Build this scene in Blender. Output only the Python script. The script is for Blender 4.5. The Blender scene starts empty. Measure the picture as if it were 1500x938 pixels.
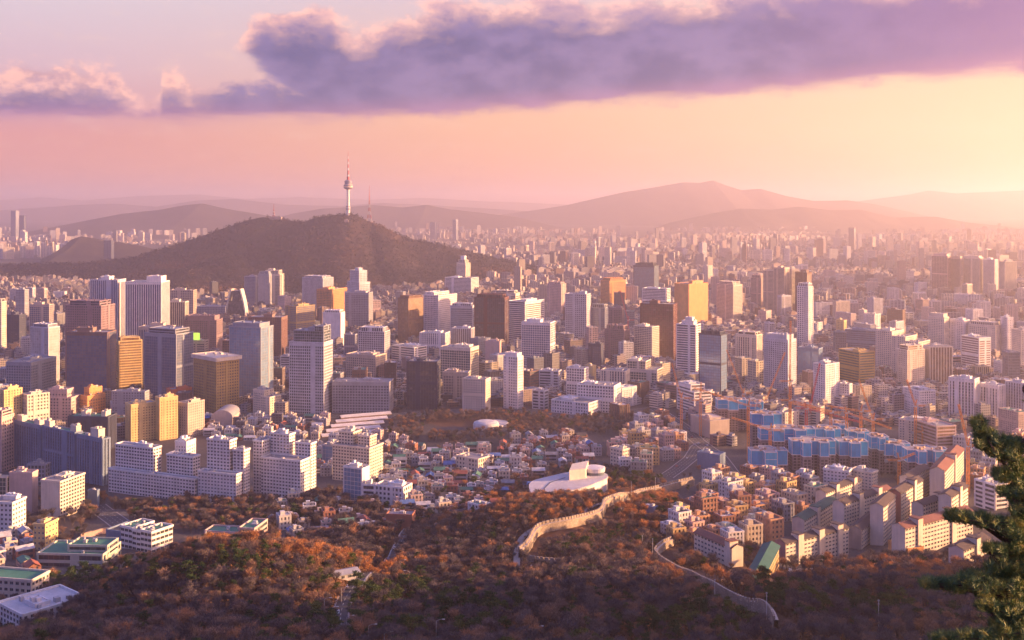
import bpy, math, random, time
T0 = time.time()
import numpy as np
from mathutils import Vector, Matrix
R_ = random.Random(7)
NR = np.random.default_rng(11)
scene = bpy.context.scene
C = scene.collection
PI = math.pi

# ------------------------------------------------------------------ camera
FPX, HOR, CAMZ = 1620.0, 295.0, 310.0            # focal length in photo pixels, horizon row, eye height
cam_d = bpy.data.cameras.new("camera"); cam = bpy.data.objects.new("camera", cam_d); C.objects.link(cam)
cam.location = (0, 0, CAMZ); cam.rotation_euler = (PI/2, 0, 0)
cam_d.sensor_width = 36.0; cam_d.lens = 36.0*FPX/1500.0
cam_d.shift_y = -(469.0-HOR)/1500.0
cam_d.clip_start = 0.5; cam_d.clip_end = 90000
scene.camera = cam

# ------------------------------------------------------------------ light
SUN_EL, SUN_AZ = 9.2, 85.0      # azimuth clockwise from the view direction (+Y): the sun stands to the right
sd = Vector((math.sin(math.radians(SUN_AZ))*math.cos(math.radians(SUN_EL)),
             math.cos(math.radians(SUN_AZ))*math.cos(math.radians(SUN_EL)), math.sin(math.radians(SUN_EL))))
sun_d = bpy.data.lights.new("sun", 'SUN'); sun = bpy.data.objects.new("sun", sun_d); C.objects.link(sun)
sun.rotation_euler = sd.to_track_quat('Z', 'Y').to_euler()
sun_d.energy = 5.0; sun_d.angle = math.radians(0.5); sun_d.color = (1.0, 0.53, 0.235)
sc = scene
sc.view_settings.view_transform = 'Standard'; sc.view_settings.look = 'None'
sc.view_settings.exposure = 1.95; sc.view_settings.gamma = 1.0
sc.cycles.use_denoising = True
sc.cycles.max_bounces = 5; sc.cycles.diffuse_bounces = 2; sc.cycles.glossy_bounces = 2
sc.cycles.transmission_bounces = 2; sc.cycles.volume_bounces = 1; sc.cycles.transparent_max_bounces = 6
sc.cycles.caustics_reflective = False; sc.cycles.caustics_refractive = False

# ------------------------------------------------------------------ node helpers
class NT:
    def __init__(s, tree): s.t = tree; s.n = tree.nodes; s.l = tree.links
    def new(s, typ, **kw):
        n = s.n.new(typ)
        for k, v in kw.items(): setattr(n, k, v)
        return n
    def put(s, sock, v):
        if v is None: return
        if isinstance(v, bpy.types.NodeSocket): s.l.new(v, sock)
        elif isinstance(v, (tuple, list)):
            sock.default_value = tuple(v)+(1,) if len(v) == 3 and sock.type == 'RGBA' else tuple(v)
        else: sock.default_value = v
    def m(s, op, a, b=None, c=None, clamp=False):
        n = s.new('ShaderNodeMath', operation=op, use_clamp=clamp)
        s.put(n.inputs[0], a); s.put(n.inputs[1], b); s.put(n.inputs[2], c)
        return n.outputs[0]
    def smooth(s, x, lo, hi):
        n = s.new('ShaderNodeMapRange', interpolation_type='SMOOTHSTEP')
        s.put(n.inputs[0], x); s.put(n.inputs[1], lo); s.put(n.inputs[2], hi); n.inputs[3].default_value = 0; n.inputs[4].default_value = 1
        return n.outputs[0]
    def mix(s, f, a, b, mode='MIX'):
        n = s.new('ShaderNodeMix', data_type='RGBA', blend_type=mode)
        s.put(n.inputs['Factor'], f); s.put(n.inputs[6], a); s.put(n.inputs[7], b)
        return n.outputs[2]
    def ramp(s, x, pts, interp='LINEAR'):
        n = s.new('ShaderNodeValToRGB'); cr = n.color_ramp; cr.interpolation = interp
        while len(cr.elements) > 1: cr.elements.remove(cr.elements[-1])
        cr.elements[0].position = pts[0][0]; cr.elements[0].color = tuple(pts[0][1])+(1,)
        for p, c in pts[1:]:
            e = cr.elements.new(p); e.color = tuple(c)+(1,)
        s.put(n.inputs[0], x)
        return n.outputs[0]
    def noise(s, vec, scale, detail=3, rough=0.5, dim='3D'):
        n = s.new('ShaderNodeTexNoise', noise_dimensions=dim)
        s.put(n.inputs['Vector'], vec); n.inputs['Scale'].default_value = scale
        n.inputs['Detail'].default_value = detail; n.inputs['Roughness'].default_value = rough
        return n.outputs['Fac']
    def comb(s, x, y, z):
        n = s.new('ShaderNodeCombineXYZ'); s.put(n.inputs[0], x); s.put(n.inputs[1], y); s.put(n.inputs[2], z)
        return n.outputs[0]
    def sep(s, v):
        n = s.new('ShaderNodeSeparateXYZ'); s.put(n.inputs[0], v); return n.outputs
    def curve(s, x, pts, lo, hi):     # piecewise curve of x in [lo,hi]; values encoded linearly through a grey ramp
        vs = [p[1] for p in pts]; a, b = min(vs), max(vs)
        t = s.m('DIVIDE', s.m('SUBTRACT', x, lo), hi-lo, clamp=True)
        g = s.ramp(t, [((p[0]-lo)/(hi-lo), ((p[1]-a)/(b-a),)*3) for p in pts])
        return s.m('ADD', s.m('MULTIPLY', s.sep(g)[0], b-a), a)

def lin(r, g, b):
    f = lambda c: (c/255/12.92) if c/255 <= 0.04045 else ((c/255+0.055)/1.055)**2.4
    return (f(r), f(g), f(b))

# ------------------------------------------------------------------ world: evening sky with a long bank of cloud
world = bpy.data.worlds.new("World"); scene.world = world; world.use_nodes = True
w = NT(world.node_tree); w.n.clear()
tc = w.new('ShaderNodeTexCoord'); X, Y, Z = w.sep(tc.outputs['Generated'])
azd = w.m('MULTIPLY', w.m('ARCTAN2', X, Y), 180/PI)
eld = w.m('MULTIPLY', w.m('ARCSINE', Z), 180/PI)
def deg(px, py):
    a = math.atan((px-750)/FPX); return math.degrees(a), math.degrees(math.atan((HOR-py)/FPX*math.cos(a)))
SKY_N = 1.0
# clear sky: left column and right column, blended by azimuth
t = w.m('DIVIDE', w.m('ADD', eld, 2.0), 62.0, clamp=True)
def stops(lst): return [((e+2.0)/62.0, lin(*c)) for e, c in lst]
left = w.ramp(t, stops([(-2,(206,128,136)),(0,(220,138,134)),(1.6,(234,154,138)),(3.2,(230,156,150)),(4.4,(214,160,176)),(6.5,(220,188,200)),(10.2,(222,208,218)),(18,(165,158,235)),(30,(160,165,255)),(60,(118,132,255))]))
mid  = w.ramp(t, stops([(-2,(228,144,120)),(0,(240,160,128)),(1.6,(248,178,140)),(4.4,(250,192,155)),(6.5,(235,192,178)),(10.2,(222,200,208)),(18,(165,158,235)),(30,(160,165,255)),(60,(118,132,255))]))
right= w.ramp(t, stops([(-2,(252,180,130)),(0,(253,198,146)),(1.6,(255,208,160)),(3.5,(255,220,176)),(6.0,(255,216,176)),(10,(240,205,190)),(18,(175,158,225)),(30,(160,165,255)),(60,(118,132,255))]))
sky = w.mix(w.smooth(azd, -26, -1), left, mid)
sky = w.mix(w.smooth(azd, -5, 24), sky, right)
glow = w.m('MULTIPLY', w.smooth(azd, 27, 75), w.m('SUBTRACT', 1, w.smooth(azd, 90, 160)))
glow = w.m('MULTIPLY', glow, w.m('SUBTRACT', 1, w.smooth(eld, 2, 30)))
sky = w.mix(glow, sky, (10.0, 5.8, 3.7))
# the side of the sky turned away from the sun is blue violet
back = w.m('MAXIMUM', w.smooth(w.m('MULTIPLY', azd, -1), 35, 80), w.smooth(azd, 115, 160))
sky = w.mix(back, sky, w.ramp(t, [(0, lin(165,145,205)), (.1, lin(150,150,230)), (.35, lin(140,155,255)), (1, lin(115,130,255))]))
# clouds
vec = w.comb(azd, w.m('MULTIPLY', eld, 1.7), 0.0)
n1 = w.noise(vec, 0.33, 7, 0.56); n2 = w.noise(w.comb(w.m('ADD', azd, 40), w.m('MULTIPLY', eld, 1.4), 3.0), 1.1, 6, 0.6)
n3 = w.noise(w.comb(azd, w.m('MULTIPLY', eld, 5.0), 9.0), 0.22, 5, 0.55)
puff = w.m('ADD', w.m('MULTIPLY', w.m('SUBTRACT', n1, 0.5), 3.6), w.m('MULTIPLY', w.m('SUBTRACT', n2, 0.5), 1.5))
flat = w.m('MULTIPLY', w.m('SUBTRACT', n3, 0.5), 1.3)
def crv(pts):
    q = [deg(*p) for p in pts]; q = [(-40, q[0][1])]+q+[(40, q[-1][1])] if q[0][0] > -40 else q
    return w.curve(azd, q, -40, 40)
bot = crv([(0,176),(230,176),(300,178),(380,180),(450,178),(600,172),(750,163),(950,150),(1200,130),(1500,104)])
top1 = crv([(0,100),(40,84),(110,90),(170,106),(205,140),(222,165),(232,130),(240,98),(262,100),(300,122),(360,134),(420,128),(470,120),(600,60),(1500,-60)])
bot2 = crv([(0,60),(345,66),(380,100),(440,150),(480,190),(1500,190)])
top2 = crv([(0,200),(335,90),(350,62),(368,30),(390,14),(440,6),(480,10),(520,44),(548,34),(600,12),(650,-2),(760,-10),(880,4),(960,-8),(1500,-70)])
dA = w.m('MINIMUM', w.m('ADD', w.m('SUBTRACT', eld, bot), flat), w.m('ADD', w.m('SUBTRACT', top1, eld), puff))
dB = w.m('MINIMUM', w.m('ADD', w.m('SUBTRACT', eld, w.m('MAXIMUM', bot, bot2)), w.m('ADD', flat, w.m('MULTIPLY', puff, 0.5))), w.m('ADD', w.m('SUBTRACT', top2, eld), puff))
dd = w.m('MAXIMUM', dA, dB)
dens = w.smooth(dd, -0.25, 0.6)
topdist = w.m('MAXIMUM', w.m('ADD', w.m('SUBTRACT', top1, eld), w.m('MULTIPLY', puff, 1.6)), w.m('ADD', w.m('SUBTRACT', top2, eld), w.m('MULTIPLY', puff, 1.25)))
lit = w.m('SUBTRACT', 1, w.smooth(topdist, 0.1, 1.9))
litL = w.m('MULTIPLY', w.m('SUBTRACT', 1, w.smooth(azd, -19, -16)), w.smooth(w.m('ADD', eld, w.m('MULTIPLY', puff, 0.5)), 4.6, 5.7))
lit = w.m('MULTIPLY', w.m('MAXIMUM', lit, w.m('MULTIPLY', litL, 0.8)), w.m('ADD', 0.45, w.m('MULTIPLY', w.smooth(n2, 0.36, 0.60), 0.55)))
body = w.mix(w.smooth(n1, 0.35, 0.65), lin(84,92,146), lin(132,122,172))
body = w.mix(w.smooth(azd, 8, 28), body, lin(124,100,164))
nearbot = w.m('SUBTRACT', 1, w.smooth(w.m('SUBTRACT', eld, bot), 0.0, 1.3))
body = w.mix(w.m('MULTIPLY', nearbot, 0.55), body, lin(196,128,165))
litc = w.mix(w.smooth(azd, -20, 5), (1.5,.80,.58), (1.3,.75,.62))
cl = w.mix(w.m('MULTIPLY', lit, 0.85), body, litc)
sky = w.mix(dens, sky, cl)
# thin veils in the clear band below the bank
veil = w.m('MULTIPLY', w.smooth(w.noise(w.comb(azd, w.m('MULTIPLY', eld, 3.2), 20.0), 0.5, 5, 0.6), 0.52, 0.75), w.m('MULTIPLY', w.smooth(eld, 0.8, 2.5), w.m('SUBTRACT', 1, dens)))
sky = w.mix(w.m('MULTIPLY', veil, 0.22), sky, lin(255,214,190))
nish = w.new('ShaderNodeTexSky', sky_type='NISHITA'); nish.sun_disc = False
nish.sun_elevation = math.radians(SUN_EL); nish.sun_rotation = math.radians(SUN_AZ)
nish.altitude = 300; nish.dust_density = 3.0
bgN = w.new('ShaderNodeBackground'); w.l.new(nish.outputs[0], bgN.inputs[0]); bgN.inputs[1].default_value = 0.075
bgC = w.new('ShaderNodeBackground'); w.put(bgC.inputs[0], sky); bgC.inputs[1].default_value = 0.27
mx = w.new('ShaderNodeMixShader'); w.put(mx.inputs[0], w.m('SUBTRACT', 1, w.m('MULTIPLY', w.smooth(eld, 14, 50), 0.5)))
w.l.new(bgN.outputs[0], mx.inputs[1]); w.l.new(bgC.outputs[0], mx.inputs[2])
wo = w.new('ShaderNodeOutputWorld'); w.l.new(mx.outputs[0], wo.inputs[0])

# ------------------------------------------------------------------ materials
MATS = {}
def principled(name, col=(0.5,)*3, rough=0.8, spec=0.3, metal=0.0):
    m = bpy.data.materials.new(name); m.use_nodes = True
    t = NT(m.node_tree); b = m.node_tree.nodes['Principled BSDF']
    b.inputs['Base Color'].default_value = tuple(col)+(1,); b.inputs['Roughness'].default_value = rough
    b.inputs['Specular IOR Level'].default_value = spec; b.inputs['Metallic'].default_value = metal
    return m, t, b
def wallmat(col, rough=0.85, var=0.22, name='painted_wall'):
    key = ('w', tuple(round(c, 3) for c in col), rough, var)
    if key in MATS: return MATS[key]
    m, t, b = principled(name, col, rough)
    g = t.new('ShaderNodeNewGeometry').outputs['Position']
    n = t.noise(g, 0.09, 4, 0.6); n2 = t.noise(t.comb(*[t.m('MULTIPLY', o, k) for o, k in zip(t.sep(g), (1, 1, .15))]), 0.5, 3)
    f = t.m('ADD', t.m('MULTIPLY', n, 0.6), t.m('MULTIPLY', n2, 0.4))
    lo = tuple(c*(1-var) for c in col); hi = tuple(min(.9, c*(1+var)) for c in col)
    t.put(b.inputs['Base Color'], t.ramp(f, [(0.3, lo), (0.7, hi)]))
    MATS[key] = m; return m
def tintmat(name, rough=0.85, var=0.2):
    """painted surface whose colour is the object's own colour"""
    if name in MATS: return MATS[name]
    m, t, b = principled(name, rough=rough)
    oc = t.new('ShaderNodeObjectInfo').outputs['Color']
    g = t.new('ShaderNodeNewGeometry').outputs['Position']
    n = t.noise(g, 0.25, 4, 0.6)
    t.put(b.inputs['Base Color'], t.mix(1.0, oc, t.ramp(n, [(0.3, (1-var,)*3), (0.7, (1+var,)*3)]), 'MULTIPLY'))
    MATS[name] = m; return m
def glassmat(col=(0.03,0.04,0.06), rough=0.12, blinds=0.25, line=0.06, refl=0.6, name='window_glass', metal=0.0):
    """glazing seen through the UV grid: one cell per window, each a little different"""
    key = ('g', col, rough, blinds, line, refl, metal)
    if key in MATS: return MATS[key]
    if metal: col = tuple(min(.5, c*4+.05) for c in col)
    m, t, b = principled(name, col, rough, refl, metal)
    uv = t.new('ShaderNodeUVMap').outputs[0]
    u, v, _ = t.sep(uv)
    cell = t.comb(t.m('FLOOR', u), t.m('FLOOR', v), 0.0)
    wn = t.new('ShaderNodeTexWhiteNoise', noise_dimensions='3D'); t.put(wn.inputs['Vector'], cell)
    r = wn.outputs['Value']; r2 = t.sep(wn.outputs['Color'])[1]
    k_ = .1 if metal else .3; base = t.mix(r, tuple(c*(1-k_) for c in col), tuple(min(1, c*(1+k_)) for c in col))
    bl = t.m('LESS_THAN', r2, blinds)
    base = t.mix(t.m('MULTIPLY', bl, 0.28), base, (0.30, 0.27, 0.25))
    fu = t.m('FRACT', u); fv = t.m('FRACT', v)
    if line:
        ln = t.m('MAXIMUM', t.m('LESS_THAN', fu, line), t.m('LESS_THAN', fv, line*1.4))
        base = t.mix(t.m('MULTIPLY', ln, 0.7), base, (0.2, 0.2, 0.22))
    t.put(b.inputs['Base Color'], base)
    t.put(b.inputs['Roughness'], t.m('ADD', rough, t.m('MULTIPLY', r2, 0.12)))
    MATS[key] = m; return m
DARK = (0.03, 0.035, 0.05)

# ------------------------------------------------------------------ mesh builder
class MB:
    def __init__(s): s.v = []; s.f = []; s.uv = []; s.mi = []
    def quad(s, p, uv=None, mi=0):
        n = len(s.v); s.v += p; s.f.append(tuple(range(n, n+len(p)))); s.uv.append(uv or [(0, 0)]*len(p)); s.mi.append(mi)
    def obox(s, o, u, n, u0, u1, n0, n1, z0, z1, mi=0):
        """box in the frame of a facade edge: origin o, along u, outward n"""
        def P(a, b, z): return (o[0]+u[0]*a+n[0]*b, o[1]+u[1]*a+n[1]*b, z)
        a, b, c, d = P(u0,n1,0), P(u1,n1,0), P(u1,n0,0), P(u0,n0,0)
        L = [(q[0], q[1], z0) for q in (a, b, c, d)]; H = [(q[0], q[1], z1) for q in (a, b, c, d)]
        k = len(s.v); s.v += L+H
        for f in ((0,1,5,4),(1,2,6,5),(2,3,7,6),(3,0,4,7),(4,5,6,7),(3,2,1,0)):
            s.f.append(tuple(k+i for i in f)); s.uv.append([(0, 0)]*4); s.mi.append(mi)
    def box(s, cx, cy, z0, sx, sy, z1, a=0.0, mi=0):
        u = (math.cos(a), math.sin(a)); n = (math.sin(a), -math.cos(a))
        s.obox((cx, cy), u, n, -sx/2, sx/2, -sy/2, sy/2, z0, z1, mi)
    def prism(s, poly, z0, z1, fu=3.5, fv=3.5, mi=0, cap=True, bottom=False):
        k = 0.0
        N = len(poly)
        for i in range(N):
            p, q = poly[i], poly[(i+1) % N]; L = math.dist(p, q); nb = max(1, round(L/fu)); nf = max(1, round((z1-z0)/fv))
            s.quad([(p[0],p[1],z0),(q[0],q[1],z0),(q[0],q[1],z1),(p[0],p[1],z1)], [(k,0),(k+nb,0),(k+nb,nf),(k,nf)], mi)
            k += nb+7
        if cap: s.quad([(p[0],p[1],z1) for p in poly], None, mi)
        if bottom: s.quad([(p[0],p[1],z0) for p in reversed(poly)], None, mi)
    def tube(s, p0, p1, r0, r1, n=6, mi=0, cap=True):
        p0, p1 = Vector(p0), Vector(p1); d = (p1-p0)
        if d.length < 1e-6: return
        d.normalize(); a = d.orthogonal().normalized(); b = d.cross(a); k = len(s.v)
        for p, r in ((p0, r0), (p1, r1)):
            for i in range(n):
                q = p+(a*math.cos(2*PI*i/n)+b*math.sin(2*PI*i/n))*r; s.v.append(tuple(q))
        for i in range(n):
            j = (i+1) % n; s.f.append((k+i, k+j, k+n+j, k+n+i)); s.uv.append([(0, 0)]*4); s.mi.append(mi)
        if cap:
            s.f.append(tuple(k+n+i for i in range(n))); s.uv.append([(0, 0)]*n); s.mi.append(mi)
    def lathe(s, cx, cy, prof, n=16, mi=0):
        k = len(s.v)
        for r, z in prof:
            for i in range(n): s.v.append((cx+r*math.cos(2*PI*i/n), cy+r*math.sin(2*PI*i/n), z))
        for j in range(len(prof)-1):
            for i in range(n):
                i2 = (i+1) % n; s.f.append((k+j*n+i, k+j*n+i2, k+(j+1)*n+i2, k+(j+1)*n+i)); s.uv.append([(0, 0)]*4); s.mi.append(mi)
        s.f.append(tuple(k+(len(prof)-1)*n+i for i in range(n))); s.uv.append([(0, 0)]*n); s.mi.append(mi)
    def mesh(s, name, mats, off=(0, 0, 0)):
        me = bpy.data.meshes.new(name)
        v = [(a-off[0], b-off[1], c-off[2]) for a, b, c in s.v]
        me.from_pydata(v, [], s.f)
        ul = me.uv_layers.new(name='UVMap')
        flat = [c for f in s.uv for q in f for c in q]
        ul.data.foreach_set('uv', flat)
        for m in (mats if isinstance(mats, (list, tuple)) else [mats]): me.materials.append(m)
        if any(s.mi): me.polygons.foreach_set('material_index', s.mi)
        me.update(); return me
    def build(s, name, mats, parent=None, off=None, color=None):
        if not s.f: return None
        o3 = (0.0, 0.0, 0.0)
        if off is not None: o3 = off
        elif parent:
            q = parent
            while q: o3 = tuple(a+b for a, b in zip(o3, q.location)); q = q.parent
        me = s.mesh(name, mats, o3)
        o = bpy.data.objects.new(name, me); C.objects.link(o)
        if parent: o.parent = parent
        else: o.location = o3
        if color: o.color = tuple(color)+(1,)
        return o

def tag(o, label=None, cat=None, group=None, kind=None):
    if label: o['label'] = label
    if cat: o['category'] = cat
    if group: o['group'] = group
    if kind: o['kind'] = kind
    return o
def thing(name, loc, label=None, cat=None, group=None, rz=0.0):
    o = bpy.data.objects.new(name, None); C.objects.link(o); o.location = loc; o.rotation_euler = (0, 0, rz)
    o.empty_display_size = 1.0
    return tag(o, label, cat, group)
def copy_tree(root, loc, rz=0.0, sc=(1, 1, 1), colors=None, label=None):
    r = root.copy(); C.objects.link(r); r.location = loc; r.rotation_euler = (0, 0, rz); r.scale = sc
    if label: r['label'] = label
    for ch in list(root.children):
        c = ch.copy(); C.objects.link(c); c.parent = r
        if colors:
            k = ch.name.split('.')[0]
            if k in colors: c.color = tuple(colors[k])+(1,)
        for g in list(ch.children):
            d = g.copy(); C.objects.link(d); d.parent = c
            if colors:
                k = g.name.split('.')[0]
                if k in colors: d.color = tuple(colors[k])+(1,)
    return r

# ------------------------------------------------------------------ terrain
_py = np.array([-500,0,14,100,200,300,420,500,600,690,750,860,970,1090,1250,60000.])
_pz = np.array([330,306,297,258,212,172,134,117,97,76,63,50,43,37.5,35,35.])
BUMPS = [(100,868,17,80,55,0.15),(10,820,14,60,60,0),(-150,615,22,62,55,0.1),(-285,570,-24,70,90,0),(-60,560,-16,40,110,0),(150,600,8,90,80,0),
         (430,450,175,78,105,0),(540,560,40,100,70,0),(-30,480,10,60,60,0),(-330,480,-6,60,80,0),(40,700,8,80,70,0),  # first pair: unseen ridge right of the view, added to shade the foreground
         (-45,1250,7,140,120,0),(180,1050,8,120,90,0),(430,820,14,90,100,0)]
def vnoise(x, y, s, seed=0):
    """smooth value noise"""
    x = np.asarray(x, float)/s+seed*17.3; y = np.asarray(y, float)/s+seed*9.1
    xi = np.floor(x); yi = np.floor(y); fx = x-xi; fy = y-yi; fx = fx*fx*(3-2*fx); fy = fy*fy*(3-2*fy)
    def h(a, b):
        q = np.sin(a*127.1+b*311.7+seed*74.7)*43758.5453; return q-np.floor(q)
    return (h(xi,yi)*(1-fx)+h(xi+1,yi)*fx)*(1-fy)+(h(xi,yi+1)*(1-fx)+h(xi+1,yi+1)*fx)*fy
def fbm(x, y, s, o=4, seed=0):
    t = 0; a = 0.5; n = 0
    for k in range(o): t = t+a*vnoise(x, y, s/2**k, seed+k); n += a; a *= 0.5
    return t/n
def terrain(x, y):
    x = np.asarray(x, float); y = np.asarray(y, float)
    z = np.interp(y+20*np.sin(x/90.0)*np.clip((1100-y)/400, 0, 1)*np.clip((y-250)/100, 0, 1), _py, _pz)
    for bx, by, h, sx, sy, sk in BUMPS:
        dx = x-bx; dy = y-by+sk*dx
        z = z+h*np.exp(-0.5*((dx/sx)**2+(dy/sy)**2))
    amp = np.clip((1000-y)/300, 0, 1)*np.clip((y-120)/100, 0, 1)
    z = z+amp*(fbm(x, y, 60, 3, 3)-0.5)*9
    return z
MTNS = []
def ridge_h(x, y, m):
    """height of one mountain: crest drawn by (x, z), falling off before and behind the crest line"""
    xs, zs, yr, wf, wb, rough, seed = m['xs'], m['zs'], m['yr'], m['wf'], m['wb'], m['rough'], m['seed']
    crest = np.interp(x, xs, zs); crest = crest+(fbm(x, x*0, m['rs']*0.35, 4, seed+9)-0.5)*rough*0.14*np.clip((crest-m['base'])/m['hmax'], 0, 1)
    yy = y-yr-m.get('bend', 0)*(fbm(x, x*0, m['rs']*2, 2, seed)-0.5)
    rel = np.clip((crest-m['base'])/m['hmax'], 0.06, 1)
    t = np.where(yy < 0, -yy/(wf*rel**0.6), yy/(wb*rel**0.6))
    fall = np.clip(1-t, 0, 1)
    fall = fall*(0.55+0.45*fall)
    g = fbm(x+0.35*yy, y*0.35, m['rs'], 5, seed)
    gul = np.abs(2*fbm(x+0.2*yy, y*0.25, m['rs']*0.8, 3, seed+5)-1)
    env = np.clip(fall*(1-fall)*4, 0, 1)
    return m['base']-20*(t > 1)+(crest-m['base'])*fall+rel*env*((g-0.5)*rough*1.4-(0.45-gul)*rough*0.7)
def px2x(px, Y): return (px-750)/FPX*Y
def px2z(py, Y): return CAMZ-(py-HOR)/FPX*Y
def mountain_def(pts, yr, wf, wb, base, rough, rs, seed, bend=0):
    pts = [(px2x(a, yr), px2z(b, yr)) for a, b in pts]
    m = dict(xs=np.array([p[0] for p in pts]), zs=np.array([p[1] for p in pts]), yr=yr, wf=wf, wb=wb, base=base, rough=rough, rs=rs, seed=seed, bend=bend)
    m['hmax'] = max(m['zs'])-base; return m
NAMSAN = mountain_def([(-250,410),(-100,400),(0,388),(100,386),(160,382),(200,377),(228,366),(260,357),(300,344),(330,334),(360,323),(385,318),(410,319),(428,324),(445,325),(460,319),(480,315),(505,314),(520,315),(540,324),(560,331),(590,345),(620,353),(650,359),(700,373),(740,381),(780,391),(820,399),(860,408),(930,422)],
                      4200, 1050, 900, 35, 95, 300, 4)
def groundz(x, y):
    z = terrain(x, y)
    nz = ridge_h(np.asarray(x, float), np.asarray(y, float), NAMSAN)
    return np.where((np.asarray(y) > 3000) & (nz > z), nz, z)
_ys = np.concatenate([np.arange(330, 1400, 2.0), np.arange(1400, 9000, 15.0)])
def hit(px, py, far=False):
    """where the view ray through a photo pixel meets the ground"""
    t = (px-750)/FPX; s = (py-HOR)/FPX
    below = groundz(t*_ys, _ys) >= CAMZ-s*_ys
    if far:
        k = np.nonzero(~below)[0]; i = min(k[-1]+1, len(_ys)-1) if len(k) else 0
    else:
        k = np.nonzero(below)[0]; i = k[0] if len(k) else len(_ys)-1
    Y = _ys[i]
    return (t*Y, Y, float(groundz(t*Y, Y)))

def mesh_grid(name, XX, YY, ZZ, mat, attr=None, smooth=True):
    nr, nc = XX.shape
    co = np.stack([XX, YY, ZZ], -1).reshape(-1, 3).astype(np.float32)
    i = np.arange(nr*nc).reshape(nr, nc)
    q = np.stack([i[:-1,:-1], i[:-1,1:], i[1:,1:], i[1:,:-1]], -1).reshape(-1, 4)
    me = raw_mesh(name, co, q, [mat], smooth)
    if attr:
        for k, a in attr.items():
            at = me.attributes.new(k, 'FLOAT', 'POINT'); at.data.foreach_set('value', a.reshape(-1).astype(np.float32))
    o = bpy.data.objects.new(name, me); C.objects.link(o); return o
def raw_mesh(name, co, faces, mats, smooth=False, colors=None, mi=None):
    me = bpy.data.meshes.new(name); n, k = faces.shape
    me.vertices.add(len(co)); me.vertices.foreach_set('co', np.ascontiguousarray(co, dtype=np.float32).reshape(-1))
    me.loops.add(n*k); me.loops.foreach_set('vertex_index', faces.reshape(-1).astype(np.int32))
    me.polygons.add(n); me.polygons.foreach_set('loop_start', (np.arange(n)*k).astype(np.int32)); me.polygons.foreach_set('loop_total', np.full(n, k, np.int32))
    for m in mats: me.materials.append(m)
    if mi is not None: me.polygons.foreach_set('material_index', mi.astype(np.int32))
    me.polygons.foreach_set('use_smooth', np.full(n, bool(smooth)))
    me.update(calc_edges=True)
    if colors is not None:
        ca = me.attributes.new('tint', 'FLOAT_COLOR', 'POINT'); ca.data.foreach_set('color', colors.astype(np.float32).reshape(-1))
    return me

# ground sheet
def ground_material():
    m, t, b = principled('ground', rough=0.95, spec=0.1)
    g = t.new('ShaderNodeNewGeometry').outputs['Position']
    wd = t.new('ShaderNodeAttribute', attribute_name='wooded').outputs['Fac']
    n = t.noise(g, 0.05, 6, 0.65); n2 = t.noise(g, 0.6, 4, 0.6)
    litter = t.ramp(t.m('ADD', t.m('MULTIPLY', n, .6), t.m('MULTIPLY', n2, .4)), [(0.3, (0.055,0.032,0.025)), (0.5, (0.11,0.06,0.04)), (0.68, (0.17,0.10,0.06))])
    city = t.ramp(t.m('ADD', t.m('MULTIPLY', t.noise(g, 0.012, 5), .5), t.m('MULTIPLY', n2, .5)), [(0.35, (0.045,0.043,0.045)), (0.5, (0.09,0.08,0.078)), (0.65, (0.16,0.14,0.13))])
    f = t.smooth(t.m('ADD', wd, t.m('MULTIPLY', t.m('SUBTRACT', n, 0.5), 0.8)), 0.4, 0.6)
    t.put(b.inputs['Base Color'], t.mix(f, city, litter))
    return m
rows = np.concatenate([np.arange(-400, 300, 12), np.arange(300, 1250, 4.0), 1250*1.02**np.arange(0, 190)])
cols = np.linspace(-1, 1, 321)
YY = np.repeat(rows[:, None], len(cols), 1); XX = (np.maximum(YY, 0)*0.75+700)*cols[None, :]
ZZ = terrain(XX, YY)
def wooded(x, y):
    """how wooded a spot of ground is"""
    t = x/np.maximum(y, 1)*FPX+750; row = HOR+(CAMZ-terrain(x, y))/np.maximum(y, 1)*FPX
    lim = np.interp(t, [-200,0,60,130,260,300,420,500,560,660,740,790,900,960,1010,1080,1140,1250,1330,1420,1600],
                       [890,880,862,845,815,800,800,770,765,755,700,690,690,700,760,800,835,835,820,830,850])
    w1 = np.clip((row-lim)/12+0.5, 0, 1)
    park = np.exp(-((t-720)/110)**4-((row-612)/16)**4)*0.9
    farw = np.exp(-((t-1030)/120)**4-((row-412)/14)**4)*0.9
    return np.maximum(np.maximum(w1, park), farw)
ground = mesh_grid('ground', XX, YY, ZZ, ground_material(), {'wooded': wooded(XX, YY)})
tag(ground, kind='structure')

def forest_slope_mat(name, c1, c2, c3, scale=0.02):
    m, t, b = principled(name, rough=0.95, spec=0.05)
    g = t.new('ShaderNodeNewGeometry').outputs['Position']
    n = t.noise(g, scale, 7, 0.7); n2 = t.noise(g, scale*0.22, 3, 0.5)
    t.put(b.inputs['Base Color'], t.ramp(t.m('ADD', t.m('MULTIPLY', n, .6), t.m('MULTIPLY', n2, .4)), [(0.36, c1), (0.5, c2), (0.64, c3)]))
    bp = t.new('ShaderNodeBump'); t.put(bp.inputs['Height'], t.noise(g, scale*3, 5, 0.7)); bp.inputs['Strength'].default_value = 0.8; bp.inputs['Distance'].default_value = 6.0
    t.l.new(bp.outputs[0], b.inputs['Normal'])
    return m
def mountain(name, m, y0, y1, nx, ny, mat):
    xs = np.linspace(m['xs'][0], m['xs'][-1], nx); ys = np.linspace(y0, y1, ny)
    X2, Y2 = np.meshgrid(xs, ys); Z2 = ridge_h(X2, Y2, m)
    edge = np.minimum(np.arange(nx), np.arange(nx)[::-1])[None, :]
    Z2 = np.where(edge < 3, np.minimum(Z2, 20), Z2)
    return tag(mesh_grid(name, X2, Y2, Z2, mat), kind='structure')
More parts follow.
